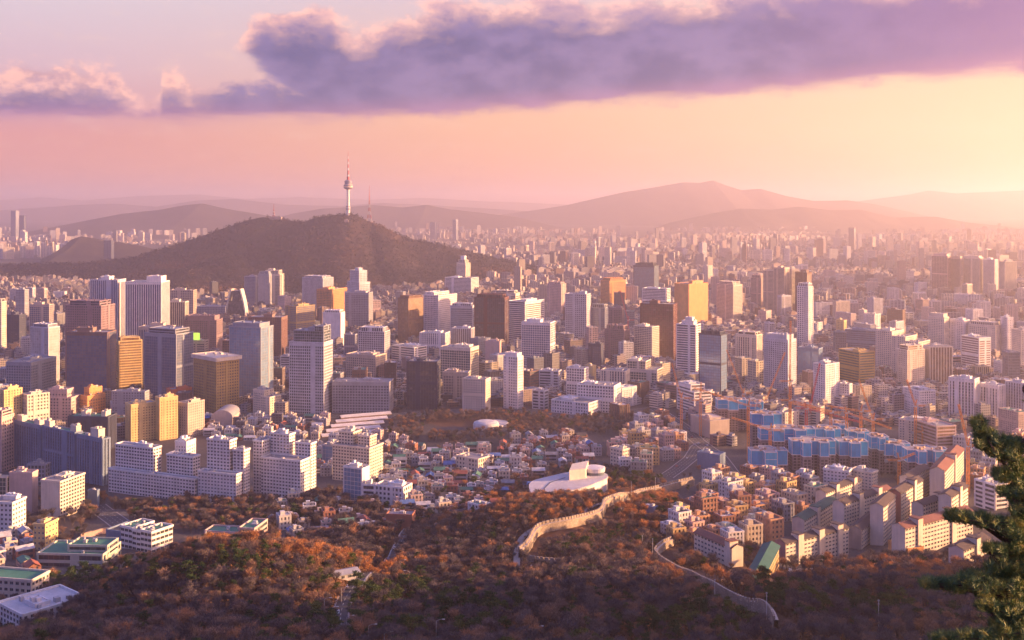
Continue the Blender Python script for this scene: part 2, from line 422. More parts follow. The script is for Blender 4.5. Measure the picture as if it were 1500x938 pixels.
mountain('mountain', NAMSAN, 3000, 5200, 420, 240, forest_slope_mat('winter_wood_slope', (0.022,0.022,0.028), (0.04,0.032,0.034), (0.08,0.048,0.04)))
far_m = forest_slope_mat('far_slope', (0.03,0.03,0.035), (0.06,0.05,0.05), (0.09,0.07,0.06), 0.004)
def hillrow(pts, yr, wf, seed, rough=60, rs=900, base=30):
    m = mountain_def(pts, yr, wf, wf, base, rough, rs, seed)
    mountain('hill', m, yr-wf, yr+wf, 260, 50, far_m)
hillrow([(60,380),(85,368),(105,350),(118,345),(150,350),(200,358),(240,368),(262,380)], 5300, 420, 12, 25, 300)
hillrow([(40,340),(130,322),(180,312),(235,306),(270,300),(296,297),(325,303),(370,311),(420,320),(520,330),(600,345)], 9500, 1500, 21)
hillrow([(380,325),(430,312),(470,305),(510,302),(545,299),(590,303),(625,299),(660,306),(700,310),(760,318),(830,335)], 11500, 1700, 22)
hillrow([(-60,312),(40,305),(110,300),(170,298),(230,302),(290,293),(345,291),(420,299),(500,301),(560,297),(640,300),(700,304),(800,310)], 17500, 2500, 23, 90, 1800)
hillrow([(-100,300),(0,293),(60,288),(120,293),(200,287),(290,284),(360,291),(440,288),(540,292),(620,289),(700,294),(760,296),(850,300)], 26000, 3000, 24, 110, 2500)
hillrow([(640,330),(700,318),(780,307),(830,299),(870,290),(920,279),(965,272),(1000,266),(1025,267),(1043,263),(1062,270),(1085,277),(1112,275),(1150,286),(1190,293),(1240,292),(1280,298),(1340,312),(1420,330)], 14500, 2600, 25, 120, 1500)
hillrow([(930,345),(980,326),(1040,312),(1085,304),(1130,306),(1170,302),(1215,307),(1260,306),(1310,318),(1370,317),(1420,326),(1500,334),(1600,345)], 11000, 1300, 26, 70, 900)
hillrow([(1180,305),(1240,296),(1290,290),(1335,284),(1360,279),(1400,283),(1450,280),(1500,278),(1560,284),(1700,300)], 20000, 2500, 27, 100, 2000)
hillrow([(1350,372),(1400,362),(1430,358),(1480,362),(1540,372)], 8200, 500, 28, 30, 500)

# ------------------------------------------------------------------ buildings
FOOT = []            # footprints taken: (x, y, radius)
LMARK = []           # (px, py, phrase) used to describe smaller neighbours
def facade(core, wall, poly, z0, z1, style, fh=3.6, bay=3.6, blank=()):
    """core: glazing mesh (UV cells); wall: lattice of piers and spandrels standing proud of it, so windows are recessed"""
    P = {'grid': (.42, .48, .38, .30), 'apt': (.5, .5, .35, .28), 'bands': (0, .46, .0, .38), 'thinbands': (0, .16, 0, .45), 'fins': (.30, .0, .5, 0), 'widefins': (.5, .12, .6, .2),
         'frame': (.16, .22, .28, .22), 'glass': (.05, .08, .12, .10), 'fine': (.3, .36, .25, .2), 'blank': (1, 1, .3, .3), 'balc': (.18, .36, .3, .9)}[style]
    N = len(poly); nf = max(1, round((z1-z0)/fh)); fh = (z1-z0)/nf
    k = 0.0
    for i in range(N):
        p, q = poly[i], poly[(i+1) % N]; L = math.dist(p, q)
        if L < .3: continue
        u = ((q[0]-p[0])/L, (q[1]-p[1])/L); n = (u[1], -u[0])
        nb = max(1, round(L/bay)); bw = L/nb
        core.quad([(p[0],p[1],z0),(q[0],q[1],z0),(q[0],q[1],z1),(p[0],p[1],z1)], [(k,0),(k+nb,0),(k+nb,nf),(k,nf)]); k += nb+5
        if i in blank or P[0] == 1:
            wall.obox(p, u, n, -.2, L+.2, 0, .33, z0, z1); continue
        cp = .9 if P[0] < .3 else P[0]*bw*.8       # corner piers
        cp = min(cp, L*.3)
        wall.obox(p, u, n, -.25, cp, 0, P[2]+.12 if P[2] else .5, z0, z1); wall.obox(p, u, n, L-cp, L+.25, 0, P[2]+.12 if P[2] else .5, z0, z1)
        rr_ = random.Random(int(p[0]*3+p[1]*7)+i)
        if nb >= 5 and rr_.random() < .45:            # lift shaft or blank bay running the full height
            c0 = rr_.uniform(.12, .75)*L; wall.obox(p, u, n, c0, c0+rr_.uniform(.07, .16)*L, 0, P[2]+.25, z0, z1)
        if nf >= 9 and rr_.random() < .6:             # plant floor
            zb_ = z0+fh*rr_.choice((nf-1, nf-1, int(nf*.55))); wall.obox(p, u, n, 0, L, 0, max(P[2], P[3])+.06, zb_, zb_+fh*.8)
        if P[0]:
            w2 = P[0]*bw/2
            for j in range(1, nb): wall.obox(p, u, n, j*bw-w2, j*bw+w2, 0, P[2], z0, z1)
        if P[1]:
            hs = P[1]*fh
            for j in range(nf): wall.obox(p, u, n, 0, L, 0, P[3], z0+j*fh-(hs*.5 if j else 0), z0+j*fh+hs*.5)
    return nf
WMESH = {}
def window_frame_mat(): return wallmat((.50,.49,.48), name='window_frame')
def window_mesh(w, h, kind=0):
    key = (round(w, 1), round(h, 1), kind)
    if key not in WMESH:
        m = MB(); w, h = key[0], key[1]
        # frame of four bars, a middle bar, pane set back between them; faces -Y
        t = .09
        o, u, n = (0, 0), (1, 0), (0, -1)
        m.obox(o, u, n, -w/2, w/2, -.02, .10, 0, t); m.obox(o, u, n, -w/2, w/2, -.02, .10, h-t, h)
        m.obox(o, u, n, -w/2, -w/2+t, -.02, .095, t, h-t); m.obox(o, u, n, w/2-t, w/2, -.02, .095, t, h-t); m.obox(o, u, n, -t/2, t/2, -.02, .085, t, h-t)
        m.quad([(-w/2,-.05,0),(w/2,-.05,0),(w/2,-.05,h),(-w/2,-.05,h)], None, 1)
        m.obox(o, u, n, -w/2-.1, w/2+.1, 0, .16, -.1, 0)
        WMESH[key] = m.mesh('window', [window_frame_mat(), glassmat([DARK, (.05,.06,.08), (.02,.02,.025)][kind], rough=.15, blinds=0, line=0)])
    return WMESH[key]
def windows_on(root, wl, poly, z0, z1, fh, bay, win, budget, blank):
    """plain walls carrying one window object per opening, on the faces turned to the viewer first"""
    wl.prism(poly, z0, z1, cap=False)
    nf = max(1, round((z1-z0)/fh)); fh = (z1-z0)/nf
    r = random.Random(int(poly[0][0])*3+int(z1))
    N = len(poly)
    for i in [0, N-1]+list(range(1, N-1)):
        if i in blank: continue
        p, q = poly[i], poly[(i+1) % N]; L = math.dist(p, q)
        if L < 3: continue
        u = ((q[0]-p[0])/L, (q[1]-p[1])/L); n = (u[1], -u[0]); nb = max(1, round(L/bay)); bw = L/nb
        w, h = win[0]*bw, win[1]*fh
        vis = (n[0]*(0-p[0])+n[1]*(0-p[1])) > 0
        for j in range(nf-1, -1, -1):
            wl.obox(p, u, n, -.05, L+.05, 0, .09, z0+j*fh-.12, z0+j*fh+.12)
            for k in range(nb):
                cx_, cy_, cz_ = p[0]+u[0]*(k+.5)*bw+n[0]*.06, p[1]+u[1]*(k+.5)*bw+n[1]*.06, z0+j*fh+fh*.3
                if vis and budget[0] > 0:
                    budget[0] -= 1
                    o = bpy.data.objects.new('window', window_mesh(w, h, r.choice((0, 0, 1, 2)))); C.objects.link(o); o.parent = root
                    o.location = (cx_-root.location[0], cy_-root.location[1], cz_-root.location[2]); o.rotation_euler = (0, 0, math.atan2(u[1], u[0]))
                else:
                    m = budget[1]; m.obox((cx_, cy_), u, n, -w/2, w/2, -.03, .03, cz_, cz_+h, 1); m.obox((cx_, cy_), u, n, -w/2-.1, w/2+.1, -.03, .08, cz_-.12, cz_-.004)
def inset(poly, d):
    cx = sum(p[0] for p in poly)/len(poly); cy = sum(p[1] for p in poly)/len(poly)
    out = []
    for p in poly:
        v = (p[0]-cx, p[1]-cy); L = math.hypot(*v); out.append((cx+v[0]*(1-d/L), cy+v[1]*(1-d/L)))
    return out
def scale_poly(poly, s):
    cx = sum(p[0] for p in poly)/len(poly); cy = sum(p[1] for p in poly)/len(poly)
    return [(cx+(p[0]-cx)*s, cy+(p[1]-cy)*s) for p in poly]
def roofing(poly, z, rb, pb, clutter, a=0.0, r=None, ph=1.2):
    """rb: roof deck mesh, pb: parapet mesh, clutter: rooftop machines"""
    r = r or R_
    rb.prism(inset(poly, .6), z-.4, z+.15)
    N = len(poly)
    for i in range(N):
        p, q = poly[i], poly[(i+1) % N]; L = math.dist(p, q)
        if L < .3: continue
        u = ((q[0]-p[0])/L, (q[1]-p[1])/L); n = (u[1], -u[0])
        pb.obox(p, u, n, -.45, L+.45, -.25, .52, z-.3, z+ph)
    xs = [p[0] for p in poly]; ys = [p[1] for p in poly]; cx = sum(xs)/N; cy = sum(ys)/N
    L0 = math.dist(poly[0], poly[1]); L1 = math.dist(poly[1], poly[2]); s = min(L0, L1)
    n_c = int(min(9, 2+s/6))
    e0 = ((poly[1][0]-poly[0][0])/L0, (poly[1][1]-poly[0][1])/L0)
    e1 = ((poly[2][0]-poly[1][0])/L1, (poly[2][1]-poly[1][1])/L1)
    for _ in range(n_c):
        fa, fb = r.uniform(-.36, .36)*L0, r.uniform(-.36, .36)*L1
        x, y = cx+e0[0]*fa+e1[0]*fb, cy+e0[1]*fa+e1[1]*fb
        if N > 5: x, y = cx+(x-cx)*.5, cy+(y-cy)*.5
        w_ = r.uniform(1.2, 3.2)
        clutter.box(x, y, z+.14, w_, w_*r.uniform(.6, 1.6), z+.14+r.uniform(.9, 2.6), math.atan2(e0[1], e0[0]))
def solve_box(x0, xc, x1, Y0, want=None, ratio=.62):
    """plan of a two-faced block seen with its near corner at photo column xc"""
    t0, tc_, t1 = (x0-750)/FPX, (xc-750)/FPX, (x1-750)/FPX
    X0 = tc_*Y0; wl, wr = xc-x0, x1-xc
    best = None
    for deg_ in (range(4, 88) if wl >= wr else range(86, 3, -1)):
        a = math.radians(deg_)
        dl = math.cos(a)+t0*math.sin(a); dr = math.sin(a)-t1*math.cos(a)
        if dl <= .04 or dr <= .04: continue
        L = (X0-t0*Y0)/dl; Rr = (t1*Y0-X0)/dr
        if L < 1 or Rr < 1: continue
        if want is not None:
            if abs(deg_-want) < 1: return X0, a, L, Rr
            continue
        mn, mx_ = (Rr, L) if wl >= wr else (L, Rr)
        sc_ = abs(math.log(max(mn, .1)/(ratio*mx_)))
        if best is None or sc_ < best[0]: best = (sc_, X0, a, L, Rr)
    return best[1:]
def rect(P, a, L, Rr, l0=0.0, l1=1.0, r0=0.0, r1=1.0):
    l = (-math.cos(a), math.sin(a)); r = (math.sin(a), math.cos(a))
    f = lambda u, v: (P[0]+l[0]*L*u+r[0]*Rr*v, P[1]+l[1]*L*u+r[1]*Rr*v)
    return [f(l0, r0), f(l0, r1), f(l1, r1), f(l1, r0)]
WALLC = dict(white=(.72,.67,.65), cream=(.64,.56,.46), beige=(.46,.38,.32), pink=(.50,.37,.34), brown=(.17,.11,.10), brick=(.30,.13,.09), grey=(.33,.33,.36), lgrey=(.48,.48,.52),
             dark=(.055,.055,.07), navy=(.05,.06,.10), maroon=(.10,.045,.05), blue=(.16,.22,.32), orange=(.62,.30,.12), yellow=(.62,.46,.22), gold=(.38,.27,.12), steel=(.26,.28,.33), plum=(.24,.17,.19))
GLASSC = dict(d=(.020,.028,.052), b=(.04,.07,.11), g=(.03,.06,.06), m=(.10,.035,.035), w=(.09,.09,.11), o=(.20,.11,.05), l=(.16,.19,.25))
ROOFC = dict(g=(.07,.22,.15), c=(.30,.28,.28), w=(.55,.53,.53), d=(.08,.08,.09), b=(.14,.11,.10))
def B(x0, xc, x1, yt, yb, wall, glass, style, label, phrase=None, cat='office tower', name='office_building', roof='c', fh=3.7, bay=3.8, side=None, blankL=False, blankR=False,
      ph=True, a=None, step=None, crown=None, zfix=None, ratio=.62, group=None, base=None, extra=None, seed=None, win=None):
    r = random.Random(int(x0*7+yt*13+xc))
    s = (yb-HOR)/FPX
    Y0 = (CAMZ-35)/s
    if yb > 690 or zfix == 'hit':
        Y0 = hit(xc, yb, far=(zfix != 'near'))[1]
    if isinstance(zfix, (int, float)): Y0 = (CAMZ-zfix)/s
    X0, an, L, Rr = solve_box(x0, xc, x1, Y0, a, ratio)
    P = (X0, Y0)
    z0 = float(groundz(X0, Y0)); z1 = CAMZ-(yt-HOR)/FPX*Y0
    full = rect(P, an, L, Rr); cx = sum(p[0] for p in full)/4; cy = sum(p[1] for p in full)/4
    z0 = min(z0, float(groundz(cx, cy)))
    root = thing(name, (cx, cy, z0), label, cat, group)
    core, wl, rf, pr, cl = MB(), MB(), MB(), MB(), MB()
    wc = WALLC[wall] if isinstance(wall, str) else wall; gc = GLASSC[glass]
    blank = set()
    if blankL: blank.add(3)
    if blankR: blank.add(0)
    blocks = step or [(0, 1, 0, 1, 1.0)]
    budget = [100, MB()]
    H = z1-z0
    for (l0, l1, r0, r1, hf) in blocks:
        po = rect(P, an, L, Rr, l0, l1, r0, r1); zt = z0+H*hf
        if win: windows_on(root, wl, po, z0, zt, fh, bay, win, budget, blank)
        else: facade(core, wl, po, z0, zt, style, fh, bay, blank)
        wl.prism(scale_poly(po, .995), zt-.9, zt-.35, cap=True)
        roofing(po, zt, rf, pr, cl, r=r)
    if ph and crown is None and step is None and H > 55 and r.random() < .5:
        crown = [(.08,.92,.1,.9,1.0,1.0+r.uniform(4,8)/H,wall if isinstance(wall, str) else 'beige',r.choice(('bands','fins','blank')))]
    if ph and crown is None:
        # lift and plant rooms on the roof
        k = r.uniform(.25, .5); l0 = r.uniform(.1, .9-k); k2 = r.uniform(.35, .6); r0 = r.uniform(.1, .9-k2)
        top = max(blocks, key=lambda b: b[4])
        Ls, Rs = top[1]-top[0], top[3]-top[2]
        po = rect(P, an, L, Rr, top[0]+Ls*l0, top[0]+Ls*(l0+k), top[2]+Rs*r0, top[2]+Rs*(r0+k2))
        hh = min(6.0, max(2.8, .06*H))*r.uniform(.7, 1.1); pz = MB(); pz.prism(po, z0+H-.3, z0+H+hh); rr = MB()
        roofing(po, z0+H+hh, pz, pz, pz, r=r, ph=.5)
        pz.build('plant_room', wallmat(tuple(min(.7, c*1.1+.03) for c in wc)), root)
    if crown:
        for (l0, l1, r0, r1, h0, h1, wcol, st) in crown:
            po = rect(P, an, L, Rr, l0, l1, r0, r1); c2, w2 = MB(), MB()
            facade(c2, w2, po, z0+H*h0, z0+H*h1, st, fh, bay); w2.prism(scale_poly(po, 1.0), z0+H*h1-.5, z0+H*h1-.1)
            roofing(po, z0+H*h1, w2, w2, w2, r=r, ph=.8)
            c = w2.build('crown_storey', wallmat(WALLC[wcol]), root); g_ = c2.build('glazing', glassmat(gc), c, off=tuple(root.location))
    if budget[1].f:
        sw = budget[1].build('window', [window_frame_mat(), glassmat(DARK, rough=.15, blinds=0, line=0)], root); tag(sw, kind='stuff')
    core.build('glazing', glassmat(gc, rough=.08, metal=.3) if style in ('glass', 'frame', 'fins') and glass in 'dbl' else glassmat(gc, rough=.25), root)
    wl.build('outer_wall', wallmat(wc), root)
    rf.build('roof', wallmat(ROOFC[roof], name='roof_felt'), root)
    pr.build('parapet', wallmat(tuple(min(.75, c*1.08) for c in wc)), root)
    cl.build('rooftop_plant', wallmat((.42,.41,.42), name='roof_metal'), root)
    FOOT.append((cx, cy, .5*math.hypot(L, Rr)*.9))
    LMARK.append(((x0+x1)/2, (yt+yb)/2, phrase or label))
    if extra: extra(root, P, an, L, Rr, z0, z1, r)
    return root

T = [
 # --- far left group of towers
 (132,172,184,411,528,'lgrey','d','fins','tall dark glass hotel slab with white ribs, left one of the pair','the ribbed hotel pair'),
 (184,236,248,414,532,'white','d','fins','tall ribbed hotel slab with a white cube on its roof, right one of the pair','the hotel slab with a roof cube'),
 (240,271,276,443,520,'cream','w','fins','cream tower with vertical window strips just right of the ribbed hotel pair',None),
 (96,148,168,449,560,'plum','d','grid','purple brown office slab with orange sunlit end, left of the ribbed hotels','the purple brown slab'),
 (43,72,78,447,503,'beige','d','frame','small beige framed tower with one dark glass panel, near the left edge',None),
 (45,71,87,481,572,'lgrey','l','glass','pale blue glass tower with a banded sunlit right side','the pale blue glass tower'),
 (97,157,170,488,592,'brown','d','glass','rounded dark brown glass block beside the yellow striped tower','the dark brown glass block'),
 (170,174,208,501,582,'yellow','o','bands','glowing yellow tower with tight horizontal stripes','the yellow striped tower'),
 (203,248,257,480,560,'beige','d','fins','beige fin fronted tower behind the dark blue glass block','the beige finned tower'),
 (212,258,283,491,592,'steel','d','glass','dark blue glass block with golden brown right face','the dark blue and gold block'),
 (6,28,38,462,512,'navy','d','bands','stepped dark block with orange sunlit notches at the left edge',None),
 (9,45,82,532,592,'steel','b','fine','wide blue grey office with two wings behind the yellow flats','the wide blue grey office'),
 (-12,2,9,443,520,'cream','d','grid','narrow cream tower cut by the left edge of the picture',None),
 (23,36,42,425,470,'grey','d','grid','small grey tower standing alone before the dark hill foot, far left',None),
 (249,283,288,426,485,'beige','d','fine','beige slab behind and right of the cream strip windowed tower',None),
 (270,317,326,470,522,'plum','w','fine','low wide plum coloured slab with a fine window grid',"the wide plum slab"),
 (286,330,336,450,470,'grey','d','frame','long low glass hall roof behind the wide plum slab',None),
 # --- left centre
 (358,374,382,406,452,'grey','d','frame','grey tower at the left of the cluster below the mountain',None),
 (378,394,398,402,455,'steel','l','frame','slim pale tower in the middle of the cluster below the mountain',None),
 (386,410,416,397,452,'cream','w','frame','pale crowned tower at the right of the cluster below the mountain','the crowned tower below the mountain'),
 (443,473,488,408,458,'lgrey','d','widefins','dark glass tower with two broad white pilasters','the white pilastered tower'),
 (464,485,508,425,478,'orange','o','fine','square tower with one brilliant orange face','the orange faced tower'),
 (505,527,546,398,482,'lgrey','w','grid','stepped pale tower rising behind the grey setback block','the stepped pale tower'),
 (506,540,546,430,484,'grey','w','fine','grey setback block with a paler top, before the stepped pale tower',None),
 (363,412,421,466,532,'brown','m','fine','reddish brown slab with a glowing copper end wall','the reddish brown slab'),
 (418,434,461,450,502,'gold','d','frame','brown glass office with gold lattice beside the reddish brown slab','the gold lattice office'),
 (336,382,400,481,588,'steel','b','glass','smooth mirror glass tower with golden right side','the mirror glass tower'),
 (284,317,350,532,608,'gold','d','grid','yellow gridded block with flat projecting roof and dark left face','the yellow gridded block'),
 (487,570,576,561,607,'grey','w','fine','long low government office with fine grey grid front','the long grey office'),
 (507,550,566,522,560,'beige','g','grid','beige upper block standing behind the long grey office',None),
 (525,563,571,487,538,'lgrey','d','fine','grey gridded square office right of the big crowned tower','the grey gridded office'),
 (473,499,505,459,512,'white','w','blank','blank whitish tower with a small cylinder on top',None),
 (504,520,523,491,527,'grey','d','glass','narrow dark glass slab wedged beside the grey gridded office',None),
 (368,395,411,575,612,'cream','d','apt','small white stepped block at the foot of the mirror glass tower','the small white stepped block'),
 (326,360,366,500,545,'brown','d','fine','low brown block half hidden behind the mirror glass tower',None),
 # --- centre
 (583,598,620,438,507,'brown','o','glass','dark bronze glass tower with gold glinting strips','the bronze glass tower'),
 (620,642,669,434,502,'white','w','grid','white gridded tower with bright top floor, right of the bronze tower','the white gridded tower'),
 (660,692,695,449,507,'lgrey','b','bands','grey blue banded block left of the black maroon slab','the grey banded block'),
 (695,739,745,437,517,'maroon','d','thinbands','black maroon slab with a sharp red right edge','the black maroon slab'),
 (723,755,761,431,502,'cream','d','bands','cream block peeping over the black maroon slab',None),
 (744,769,797,443,507,'white','d','bands','white banded tower with sunny upper right corner','the white banded tower'),
 (802,822,829,417,468,'pink','w','grid','slim pink gridded tower with bright podium','the slim pink tower'),
 (828,859,865,432,502,'lgrey','d','grid','tall grey tower with an even white square grid','the tall white grid tower'),
 (764,806,813,474,547,'white','d','frame','white framed block around a dark glass lower front','the white framed block'),
 (615,652,659,489,527,'white','w','widefins','low white block with arched window heads','the arched white block'),
 (662,690,695,482,522,'lgrey','w','fins','pale striped block before the grey banded block',None),
 (574,607,625,510,537,'white','d','bands','small white banded office under the bronze tower','the small white banded office'),
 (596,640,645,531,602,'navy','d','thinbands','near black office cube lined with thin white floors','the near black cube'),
 (645,689,701,511,562,'cream','g','frame','pale office with green glass panels and tan right wall','the tan walled office'),
 (649,685,689,547,588,'beige','d','grid','beige notched block in front of the tan walled office',None),
 (678,711,718,557,607,'cream','d','apt','cream block of small square windows beside the beige notched block','the cream square windowed block'),
 (738,758,766,524,602,'white','w','grid','slender bright white tower standing apart in the centre','the slender white tower'),
 (711,731,734,501,542,'pink','w','blank','plain pink windowless block below the black maroon slab',None),
 (790,818,822,545,577,'lgrey','d','bands','short striped block right of the slender white tower',None),
 (830,856,862,541,592,'white','w','fine','plain white block left of the yellow corner tower','the plain white block'),
 (780,797,803,574,602,'lgrey','d','bands','tiny stepped white house like block below the striped one',None),
 (862,880,884,505,545,'navy','d','frame','dark low block behind the plain white block',None),
 (700,730,738,470,500,'brown','d','fine','brown mid height block at the foot of the black maroon slab',None),
 # --- right of centre
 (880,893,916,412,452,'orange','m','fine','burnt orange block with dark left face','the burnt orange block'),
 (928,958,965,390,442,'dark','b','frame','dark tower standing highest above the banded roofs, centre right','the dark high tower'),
 (941,975,982,424,462,'white','w','bands','white banded block under the dark high tower','the white banded roof block'),
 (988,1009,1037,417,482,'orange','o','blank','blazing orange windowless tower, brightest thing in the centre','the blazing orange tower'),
 (938,986,992,447,532,'maroon','m','thinbands','broad dark red slab with ruled floor lines','the broad dark red slab'),
 (991,1019,1026,477,557,'white','d','bands','white tower of strong horizontal stripes with a pale bulb top','the strongly striped white tower'),
 (1024,1056,1065,492,588,'navy','b','glass','dark glass tower under construction behind the cranes','the dark glass tower'),
 (886,914,922,484,537,'plum','w','balc','grey plum apartment tower, left of a matching pair','the plum apartment pair'),
 (929,955,965,480,537,'cream','w','balc','gold edged apartment tower, right of a matching pair','the gold edged apartment tower'),
 (1050,1074,1087,418,477,'cream','w','balc','pale apartment tower right of the blazing orange one','the pale apartment tower'),
 (913,962,971,532,577,'cream','g','frame','wide cream block with a green glass front','the green fronted block'),
 (846,899,909,567,607,'white','d','grid','white hospital like slab with three rows of windows','the three row white slab'),
 (880,916,922,545,582,'cream','d','widefins','cream hall with tall arched openings','the arched cream hall'),
 (992,1017,1042,567,607,'white','w','bands','white angular school block with strip windows','the white angular block'),
 (857,868,873,537,572,'yellow','o','blank','narrow yellow corner tower',None),
 (1078,1108,1116,492,547,'cream','d','widefins','cream tower with dark vertical channels','the channelled cream tower'),
 (892,911,915,452,482,'plum','d','fine','small plum block beside the burnt orange block',None),
 (866,886,890,452,500,'steel','d','glass','slim dark twin glass block left of the burnt orange block',None),
 (1100,1115,1119,408,458,'pink','w','balc','dull pink tower at the left of the hazy high cluster',None),
 (1118,1149,1156,393,465,'beige','w','balc','broadest tower of the hazy high cluster','the hazy high cluster'),
 (1150,1160,1170,395,462,'cream','w','balc','narrow cream tower inside the hazy high cluster',None),
 (1165,1182,1189,400,465,'brown','m','frame','brown tower ending the hazy high cluster on the right',None),
 (1168,1184,1191,421,512,'white','d','grid','very slim white lattice tower before the hazy cluster','the very slim lattice tower'),
 (1119,1154,1166,499,582,'lgrey','d','apt','grey tower with white square windows and orange edge','the white windowed grey tower'),
 (1169,1199,1205,512,567,'blue','b','glass','blue glass block right of the white windowed grey tower',None),
 (1192,1209,1229,535,600,'white','d','apt','twin faced block of bold square windows near the cranes','the bold square windowed block'),
 (1229,1259,1281,517,570,'gold','g','bands','green gold glass office with banded left wing','the green gold office'),
 (1283,1345,1362,490,552,'cream','w','apt','long cream apartment wall in the right haze','the long cream apartment wall'),
 (1314,1329,1354,514,570,'cream','o','apt','sunny cream apartment block left of the ribbed gold one','the sunny cream block'),
 (1353,1362,1395,509,567,'cream','o','fins','ribbed gold and cream tower in the right haze','the ribbed gold tower'),
 (1408,1434,1451,496,550,'white','m','bands','curved white banded tower with maroon right side','the maroon sided tower'),
 (1300,1322,1326,455,490,'brown','w','grid','rust brown gridded cube in the right haze','the rust brown cube'),
 (1238,1284,1291,486,522,'blue','b','bands','wide blue office slab in the right haze',None),
 (1365,1388,1393,376,435,'pink','m','frame','leftmost and dullest of the distant tower row at the right','the dullest distant tower'),
 (1393,1407,1411,380,435,'beige','w','balc','narrow distant tower beside the dullest distant tower',None),
 (1411,1435,1440,378,435,'cream','w','balc','wide pale distant tower right of the dullest one',None),
 (1440,1457,1462,381,436,'white','w','balc','bright edged distant tower fourth from the left of its row',None),
 (1464,1472,1489,384,440,'cream','w','balc','cream tower ending the distant row at the right',None),
 (1360,1383,1390,466,520,'cream','w','apt','left slab of the hazy cream apartment estate',None),
 (1392,1412,1420,470,520,'white','w','apt','second slab of the hazy cream apartment estate',None),
 (1418,1458,1468,478,524,'cream','w','apt','widest slab of the hazy cream apartment estate','the hazy cream estate'),
 (1466,1476,1484,466,524,'white','w','apt','tall narrow slab of the hazy cream apartment estate',None),
 (1390,1427,1434,557,617,'white','d','widefins','white apartment slab with blue roof strip, right side','the blue topped apartment slab'),
 (1436,1462,1472,566,617,'white','d','widefins','white apartment slab right of the blue topped one',None),
 (1473,1500,1512,563,618,'lgrey','d','widefins','white channelled apartment slab cut by the right edge',None),
 (1323,1347,1370,574,614,'white','d','apt','squat white office left of the blue topped apartment slab','the squat white office'),
 (1230,1244,1248,564,598,'white','d','apt','small white block between the cranes and the squat office',None),
 (1317,1362,1369,620,650,'cream','w','apt','wide cream hall behind the blue wrapped towers','the wide cream hall'),
 (1482,1496,1510,485,545,'cream','w','apt','pale tower touching the right edge in the haze',None),
 (1225,1236,1240,470,500,'yellow','w','apt','small glowing yellow block in the right haze',None),
 (1258,1266,1270,455,490,'cream','w','apt','tiny pale tower left of the rust brown cube',None),
 (1341,1352,1360,440,470,'pink','w','balc','pink tower capped by a dark roof slab in the right haze',None),
 # --- near left flats
 (-4,6,32,573,645,'yellow','d','apt','yellow sunlit flats at the left edge behind the long blue block','the yellow flats'),
 (32,40,72,580,642,'cream','g','grid','cream block with green tinted panels left of the pink offices',None),
 (60,104,118,573,627,'pink','w','grid','pink office with white framed windows','the pink office'),
 (116,128,154,571,624,'orange','o','grid','orange sunlit office with deep square windows','the orange office'),
 (164,212,218,575,622,'grey','w','apt','pale grey roofed block below the yellow striped tower',None),
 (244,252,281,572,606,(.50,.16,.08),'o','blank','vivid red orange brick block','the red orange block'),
 (260,275,299,592,642,'beige','w','apt','square windowed block with sunny right face left of the dome hall','the sunny square windowed block'),
 (184,192,229,594,648,'yellow','o','apt','deep yellow flats, left of two','the deep yellow flats'),
 (228,234,260,584,646,'yellow','o','apt','deep yellow flats, right of two',None),
 (-14,2,20,612,692,'pink','d','grid','pink banded office tower cut by the left edge','the pink office at the edge'),
 (72,122,130,640,672,'white','w','apt','white lift topped flats behind the long blue block',None),
]
for d in T:
    x0, xc, x1, yt, yb, wl_, gl_, st_, lab, phr = d
    kw = {}
    if st_ in ('apt', 'balc'): kw = dict(name='apartment_block', cat='apartment block', fh=3.0, bay=3.4)
    if 'distant' in lab or 'haz' in lab: kw.setdefault('bay', 4.5)
    if phr == 'the stepped pale tower': kw['step'] = [(0,1,0,1,.62),(0.15,.95,.15,.95,.8),(.3,.9,.3,.9,1)]
    if phr == 'the hotel slab with a roof cube': kw['crown'] = [(.05,.45,.2,.8,1.0,1.07,'white','blank')]
    if phr == 'the crowned tower below the mountain': kw['step'] = [(0,1,0,1,.9),(.1,.9,.1,.9,1)]
    if phr == 'the long cream apartment wall': kw['step'] = [(0,.3,0,1,.8),(.3,.62,0,1,.9),(.62,1,0,1,1)]
    if phr == 'the strongly striped white tower': kw['crown'] = [(.15,.75,.15,.8,1.0,1.07,'white','blank'),(.25,.6,.25,.7,1.07,1.13,'white','blank')]
    if phr == 'the orange office' or phr == 'the pink office': kw['name'] = 'office_block'; kw['step'] = [(0,1,0,1,.8),(.2,.8,.2,.9,1)]
    if phr == 'the hazy high cluster': kw['step'] = [(0,.5,0,1,1),(.5,1,0,1,.93)]
    if phr == 'the white angular block': kw['step'] = [(0,1,.0,1,.78),(.3,1,.1,.9,1)]
    if phr == 'the small white stepped block': kw['step'] = [(0,.5,0,1,.78),(.4,1,.2,1,1)]
    if phr == 'the green fronted block': kw['step'] = [(0,1,0,1,.75),(.35,.9,.1,.9,1)]
    if phr == 'the yellow gridded block': kw['crown'] = [(-.06,1.06,-.06,1.06,1.03,1.09,'cream','blank')]
    if phr == 'the white gridded tower': kw['step'] = [(0,1,0,1,1),(.4,1,.1,.9,1.06)]
    B(x0, xc, x1, yt, yb, wl_, gl_, st_, lab, phr, **kw)

# the big pale tower with a dark set-back crown
B(424,474,487,503,609,'lgrey','g','fine','big pale office tower with a dark set back glass crown','the big crowned office tower', ph=False,
  crown=[(.03,.9,.1,.9,1.0,1.16,'steel','frame'), (.02,.28,.05,.8,1.16,1.23,'steel','frame'), (.1,.5,.2,.8,1.16,1.20,'grey','blank')], fh=3.9, bay=3.0)

# ------------------------------------------------------------------ particular landmarks
def K(**k): return k
APT = K(name='apartment_block', cat='apartment block', fh=2.9, bay=3.3, zfix='hit')
